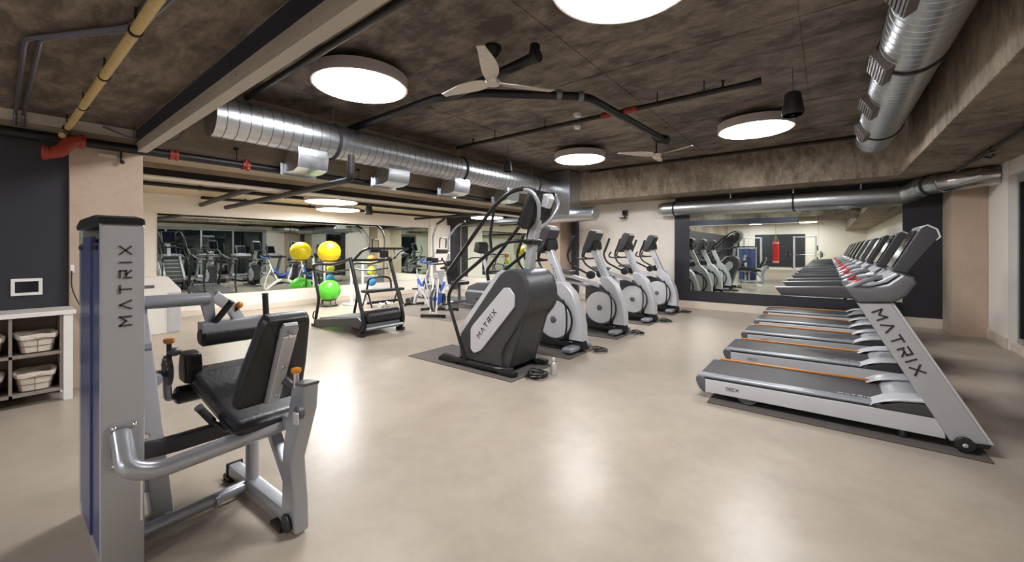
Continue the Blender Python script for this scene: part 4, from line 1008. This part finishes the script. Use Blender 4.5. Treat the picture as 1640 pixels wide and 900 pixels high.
mx_(MB().prism([(dc.x - .26, .1), (dc.x + .02, .1), (dc.x - .02, .2), (dc.x - .24, .26)], yn + .05, yn + .71, .03), 'front_cover', 'dark_plastic')
mx_(MB().tube([(dc.x + .02, yn + .03, .13), (dc.x + .02, yn + .73, .13)], .022, 10), 'foot_bar', 'silver_tube')
f = ay(500, 505, yn)
mx_(MB().tube(pl_([(505, 512), (501, 508), (502, 500), (506, 498)]), .012, 8, .02), 'push_handle', 'black_tube')

# ================================================================== exercise balls and medicine balls
def ball(name, c, r, m, label, cat='ball', group=None, rings=True):
    o = thing(name, label, cat, c, group=group)
    MB().sphere((0, 0, 0), r, 36).build('ball_skin', m, o)
    if rings:
        for z in (-.35, -.18, 0, .18, .35):
            rr = r * math.cos(math.asin(z)); MB().lathe([(rr - .002, -.006), (rr + .0025, -.003), (rr + .0025, .003), (rr - .002, .006)], (0, 0, z * r), 'z', 36).build('ball_ridge', m, o)
    return o
bx0, by0 = -9.78, 5.13
g = thing('ball_stand', 'thin black stand holding the yellow and green exercise balls', 'rack', (bx0, by0, 0))
MB().lathe([(.2, .005), (.215, .02), (.2, .035)], (0, 0, 0), 'z', 32).build('base_ring', 'black_tube', g)
MB().tube([(-.31, 0, .02), (-.31, 0, 1.1)], .014, 10).build('pole', 'black_tube', g)
for z in (.16, 1.12):
    a = [(.17 * math.cos(t * PI / 8), .17 * math.sin(t * PI / 8), z) for t in range(16)]
    MB().tube(a, .01, 8, closed=True).build('ball_ring', 'black_tube', g)
    MB().tube([(-.17, 0, z), (-.31, 0, z - .01)], .01, 8).build('ring_arm', 'black_tube', g)
for k in range(3):
    t = k * 2 * PI / 3 + .4
    MB().tube([(.17 * math.cos(t), .17 * math.sin(t), .16), (.2 * math.cos(t), .2 * math.sin(t), .02)], .01, 8).build('ring_leg', 'black_tube', g)
ball('exercise_ball', (bx0, by0, 1.345), .27, 'yellow', 'shiny yellow exercise ball on top of the stand', group='exercise balls')
ball('exercise_ball', (bx0, by0, .385), .27, 'green', 'shiny green exercise ball low on the stand', group='exercise balls')
mo = az(572, 487, 0)
g = thing('medicine_ball_rack', 'white upright rack with medicine balls before the long mirror', 'rack', mo)
MB().box((-.2, -.3, 0), (.2, .3, .03), .01).build('base_plate', 'white_paint', g)
for yv in (-.16, .16): MB().box((-.03, yv - .02, .03), (.03, yv + .02, 1.15), .008).build('upright', 'white_paint', g)
for z in (.42, .72, 1.02):
    MB().tube([(.0, .18, z), (.16, .22, z), (.16, .52, z), (0, .52, z)], .012, 8, .05).build('ball_cradle', 'white_paint', g)
for z, m, la, rr in ((.56, 'teal', 'blue medicine ball low on the white rack', .12), (.85, 'lime', 'yellow green medicine ball in the middle of the white rack', .115), (1.145, 'orange', 'orange medicine ball at the top of the white rack', .115)):
    ball('medicine_ball', (mo.x + .07, mo.y + .37, z), rr, m, la, group='medicine balls', rings=False)

# low abdominal bench with chrome weights behind the black treadmill
ao = az(612, 488, 0) + V((.2, -.05, 0))
g = thing('abdominal_bench', 'low black framed abdominal bench with arched handle behind the black treadmill', 'bench', ao)
MB().tube([(-.25, -.35, .42), (-.2, -.33, .7), (0, -.1, .74), (.05, .12, .7), (.05, .15, .42)], .025, 10, .1).build('arched_handle', 'black_tube', g)
MB().box((-.14, -.6, .36), (.14, .5, .43), .03).build('bench_pad', 'vinyl', g)
for yv in (-.5, .4): MB().tube([(-.2, yv, .02), (-.05, yv, .34), (.05, yv, .34), (.2, yv, .02)], .02, 8, .05).build('leg_frame', 'black_tube', g)
MB().box((-.03, -.5, .08), (.03, .4, .14), .01).build('spine', 'black_tube', g)
for k, (dx, dy, la) in enumerate(((.32, -.25, 'chrome dumbbell on the floor beside the low bench, left one'), (.1, .72, 'chrome dumbbell on the floor beside the low bench, right one'))):
    d = thing('dumbbell', la, 'dumbbell', ao + V((dx, dy, .075)), .3, group='floor dumbbells')
    MB().cyl((0, -.08, 0), (0, .08, 0), .016, 10).build('handle', 'chrome', d)
    for s in (-1, 1): MB().cyl((0, s * .07, 0), (0, s * .16, 0), .073, 18, .012).build('weight_head', 'chrome' if k == 0 else 'dark_plastic', d)

# ================================================================== indoor bikes
def spin_bike(loc, rz, label, frame='white_paint', accent='blue'):
    """x forward"""
    g = thing('indoor_bike', label, 'exercise bike', loc, rz, group='indoor bikes')
    for x in (-.48, .5):
        MB().tube([(x, -.26, .04), (x, .26, .04)], .03, 12).build('stabiliser', 'black_tube', g)
        for s in (-1, 1): MB().lathe([(.03, 0), (.034, .01), (.02, .03)], (x, s * .24, 0), 'z', 12).build('foot', 'black_plastic', g)
    MB().tube([(-.46, 0, .06), (-.3, 0, .34), (.1, 0, .38), (.42, 0, .1), (.5, 0, .06)], .03, rect=(.028, .045), fil=.12).build('lower_frame', frame, g)
    MB().tube([(-.18, 0, .34), (-.3, 0, .78)], .03, rect=(.024, .035)).build('seat_tube', frame, g)
    MB().tube([(.12, 0, .36), (.34, 0, .9)], .03, rect=(.024, .035)).build('head_tube', frame, g)
    MB().tube([(-.26, 0, .66), (.0, 0, .5), (.3, 0, .8)], .03, rect=(.022, .03), fil=.1).build('top_frame', accent, g)
    for s in (-1, 1): MB().tube([(.3, s * .05, .78), (.44, s * .06, .42), (.5, s * .06, .08)], .018, 8, .05).build('fork', frame, g)
    fw = MB().lathe([(.03, -.018), (.2, -.018), (.235, -.024), (.235, .024), (.2, .018), (.03, .018)], (.4, 0, .34), 'y', 36).build('flywheel', 'dark_plastic', g)
    MB().lathe([(.21, -.026), (.225, -.027), (.225, .027), (.21, .026)], (.4, 0, .34), 'y', 36).build('flywheel_rim', 'chrome', fw)
    MB().prism([(.0, .26), (.36, .24), (.5, .38), (.36, .52), (.02, .42)], .035, .07, .015).build('chain_guard', accent, g)
    MB().lathe([(.02, -.03), (.11, -.03), (.11, .03), (.02, .03)], (.02, .055, .34), 'y', 28).build('crank_disc', 'black_plastic', g)
    for s in (-1, 1):
        c = MB().tube([(.02, s * .08, .34), (.02 + s * .12, s * .09, .34 - s * .11)], .013, 8).build('crank', 'chrome', g)
        MB().box((.02 + s * .12 - .05, s * .09 - .01 if s > 0 else -.2, .34 - s * .11 - .015), (.02 + s * .12 + .05, .2 if s > 0 else -.08, .34 - s * .11 + .015), .006).build('pedal', 'black_plastic', c)
    MB().tube([(-.29, 0, .76), (-.34, 0, .95)], .018, 10).build('seat_post', 'chrome', g)
    MB().prism([(-.48, .97), (-.44, .945), (-.2, .955), (-.17, .975), (-.22, 1.0), (-.42, 1.02), (-.49, 1.0)], -.09, .09, .03).build('saddle', 'vinyl', g)
    MB().tube([(.33, 0, .88), (.4, 0, 1.08)], .02, 10).build('bar_stem', 'chrome', g)
    for s in (-1, 1): MB().tube([(.4, 0, 1.09), (.34, s * .16, 1.1), (.36, s * .24, 1.12), (.52, s * .25, 1.13), (.6, s * .22, 1.2)], .016, 10, .06).build('handlebar', accent if s < 0 else 'black_tube', g)
    MB().box((.36, -.07, 1.12), (.4, .07, 1.22), .01).build('bike_console', 'black_plastic', g)
    MB().tube([(.2, -.07, .62), (.2, .07, .62)], .035, 12).build('bottle_cage', 'black_plastic', g)
    return g
spin_bike((-6.6, 5.95, .01), math.radians(-60), 'white and blue indoor bike facing the viewer beside the black treadmill')
spin_bike((-7.7, 6.35, .01), math.radians(-15), 'blue and silver indoor bike seen behind the white and blue one', 'silver_light', 'blue')
mat_slab('rubber_mat', (-8.35, 5.45, 0), (-5.8, 6.85, .01), 'grey rubber floor mat under the two indoor bikes', None, 'mat_light')

# recumbent bike near the far corner
g = thing('recumbent_bike', 'dark grey recumbent bike with raised console behind the stair climber', 'exercise bike', (-6.6, 7.3, .01))
MB().prism([(-.45, .06), (.4, .06), (.5, .2), (.45, .5), (.3, .62), (-.1, .6), (-.38, .5), (-.5, .3)], -.13, .13, .035).build('drive_housing', 'grey_plastic', g)
MB().prism([(-.42, .36), (.42, .36), (.42, .41), (-.42, .41)], -.136, .136, .004).build('housing_stripe', 'silver_light', g)
MB().tube([(.2, 0, .58), (.1, 0, 1.0), (-.05, 0, 1.35)], .03, rect=(.03, .04), fil=.1).build('mast', 'silver_light', g)
con = MB().prism([(-.16, 1.34), (.02, 1.3), (.06, 1.5), (.0, 1.58), (-.1, 1.58)], -.17, .17, .025).build('console', 'black_plastic', g)
MB().box((-.15, -.13, 1.38), (-.12, .13, 1.53), .004).build('screen', 'screen_black', con)
for s in (-1, 1):
    MB().tube([(.0, s * .05, 1.2), (-.15, s * .22, 1.2), (-.35, s * .24, 1.12), (-.4, s * .22, 1.0)], .016, 10, .06).build('handlebar', 'black_tube', g)
    c = MB().tube([(.15, s * .14, .34), (.15 + s * .1, s * .16, .34 + s * .12)], .015, 8).build('crank', 'chrome', g)
    MB().box((.1 + s * .1, min(s * .17, s * .27), .33 + s * .12), (.2 + s * .1, max(s * .17, s * .27), .36 + s * .12), .006).build('pedal', 'black_plastic', c)
for x in (-1.0, .4): MB().tube([(x, -.28, .04), (x, .28, .04)], .032, 12).build('stabiliser', 'silver_tube', g)
MB().tube([(-1.0, 0, .06), (-.4, 0, .12)], .03, rect=(.04, .035)).build('seat_rail', 'grey_plastic', g)
MB().box((-1.0, -.2, .5), (-.62, .2, .6), .04).build('seat', 'vinyl', g)
MB().prism([(-1.05, .58), (-.95, .58), (-1.08, 1.1), (-1.18, 1.08)], -.2, .2, .03).build('backrest', 'vinyl', g)
MB().tube([(-.8, 0, .1), (-.82, 0, .5)], .04, 12).build('seat_post', 'grey_plastic', g)
mat_slab('rubber_mat', (-7.75, 6.9, 0), (-5.85, 7.75, .01), 'grey rubber floor mat under the recumbent bike')

# tall silver stretching frame near the dark corner trim
so = V((-8.95, 8.05, 0))
g = thing('stretch_frame', 'tall silver cable frame with curved arms near the dark corner trim', 'gym machine', so)
for yv in (-.3, .3):
    MB().tube([(.1, yv, .04), (.05, yv, 1.2), (.0, yv * 1.0, 1.75), (.25, yv * 1.25, 2.08), (.55, yv * 1.35, 2.22)], .03, 12, .15).build('upright_arm', 'silver_tube', g)
    MB().tube([(.3, yv * 1.3, 2.12), (.6, yv * 1.36, 2.24)], .034, 12).build('arm_sleeve', 'black_tube', g)
    MB().tube([(-.5, yv, .04), (.55, yv, .04)], .03, rect=(.03, .03)).build('floor_rail', 'silver_light', g)
    MB().tube([(-.45, yv, .06), (.04, yv, 1.3)], .025, 10).build('back_strut', 'silver_light', g)
for z in (.04, .35, 1.3): MB().tube([(.06, -.3, z), (.06, .3, z)], .022, 10).build('cross_bar', 'silver_light', g)
MB().box((.04, -.2, 1.3), (.12, .2, 1.42), .02).build('chest_pad', 'black_plastic', g)
MB().tube([(.1, -.12, 1.45), (.12, -.12, 1.75), (.12, .12, 1.75), (.1, .12, 1.45)], .016, 8, .05).build('instruction_frame', 'black_tube', g)
MB().box((-.1, -.14, .06), (.02, .14, .8), .01).build('weight_stack', 'silver_tube', g)
mat_slab('rubber_mat', (-9.7, 7.55, 0), (-8.15, 8.6, .01), 'dark rubber floor mat under the tall silver frame')

# ================================================================== far rear of the room (seen in the mirrors)
g = thing('punching_bag', 'red hanging punching bag seen in the far mirror', 'punching bag', (-2.7, -11.5, 2.9))
MB().lathe([(.03, -2.42), (.17, -2.4), (.18, -2.36), (.18, -.98), (.17, -.95), (.03, -.93)], (0, 0, 0), 'z', 32).build('bag', 'red', g)
for z in (-1.05, -2.3): MB().lathe([(.181, z - .03), (.184, z - .025), (.184, z + .025), (.181, z + .03)], (0, 0, 0), 'z', 32).build('bag_band', 'letter_white', g)
for k in range(4):
    a = k * PI / 2; MB().tube([(.15 * math.cos(a), .15 * math.sin(a), -.95), (0, 0, -.55)], .006, 6).build('strap', 'lime', g)
MB().tube([(0, 0, -.55), (0, 0, .5)], .01, 8).build('chain', 'chrome', g)
g = thing('cable_tower', 'tall silver cable machine with dark weight stack in the rear of the room', 'gym machine', (-3.9, -10.2, 0))
for x in (-.5, .5):
    for y in (-.25, .25): MB().box((x - .03, y - .03, 0), (x + .03, y + .03, 2.2), .008).build('upright', 'silver_light', g)
    MB().box((x - .03, -.5, 0), (x + .03, .5, .06), .01).build('floor_rail', 'silver_light', g)
for y in (-.25, .25): MB().box((-.5, y - .03, 2.14), (.5, y + .03, 2.2), .008).build('top_beam', 'silver_light', g)
for s in (-1, 1):
    for k in range(9): MB().box((s * .26 - .1, -.14, .1 + k * .07), (s * .26 + .1, .14, .16 + k * .07), .004).build('weight_plate', 'black_plastic', g)
MB().box((-.2, .3, .4), (.2, .5, .48), .02).build('seat', 'vinyl', g)
g = thing('weight_rack', 'silver power rack with round black plates in the rear of the room', 'rack', (-1.1, -10.6, 0))
for x in (-.55, .55):
    for y in (-.4, .4): MB().box((x - .035, y - .035, 0), (x + .035, y + .035, 2.25), .008).build('upright', 'silver_light', g)
    for y in (-.3, .3): MB().box((x - .03, -.4, .02 if y < 0 else 2.19), (x + .03, .4, .08 if y < 0 else 2.25), .006).build('side_beam', 'silver_light', g)
MB().box((-.55, -.43, 2.18), (.55, -.37, 2.25), .006).build('top_beam', 'silver_light', g)
MB().tube([(-1.0, .46, 1.1), (1.0, .46, 1.1)], .015, 10).build('barbell', 'chrome', g)
for s in (-1, 1):
    for k, rr in enumerate((.22, .18, .14)): MB().lathe([(.03, -.02), (rr, -.02), (rr, .02), (.03, .02)], (s * (.78 + k * .05), .46, 1.1), 'x', 24).build('plate', 'black_plastic', g)
    for z in (.4, .8, 1.5): MB().lathe([(.03, -.03), (.16, -.03), (.16, .03), (.03, .03)], (s * .63, .2, z), 'x', 24).build('plate', 'black_plastic', g)
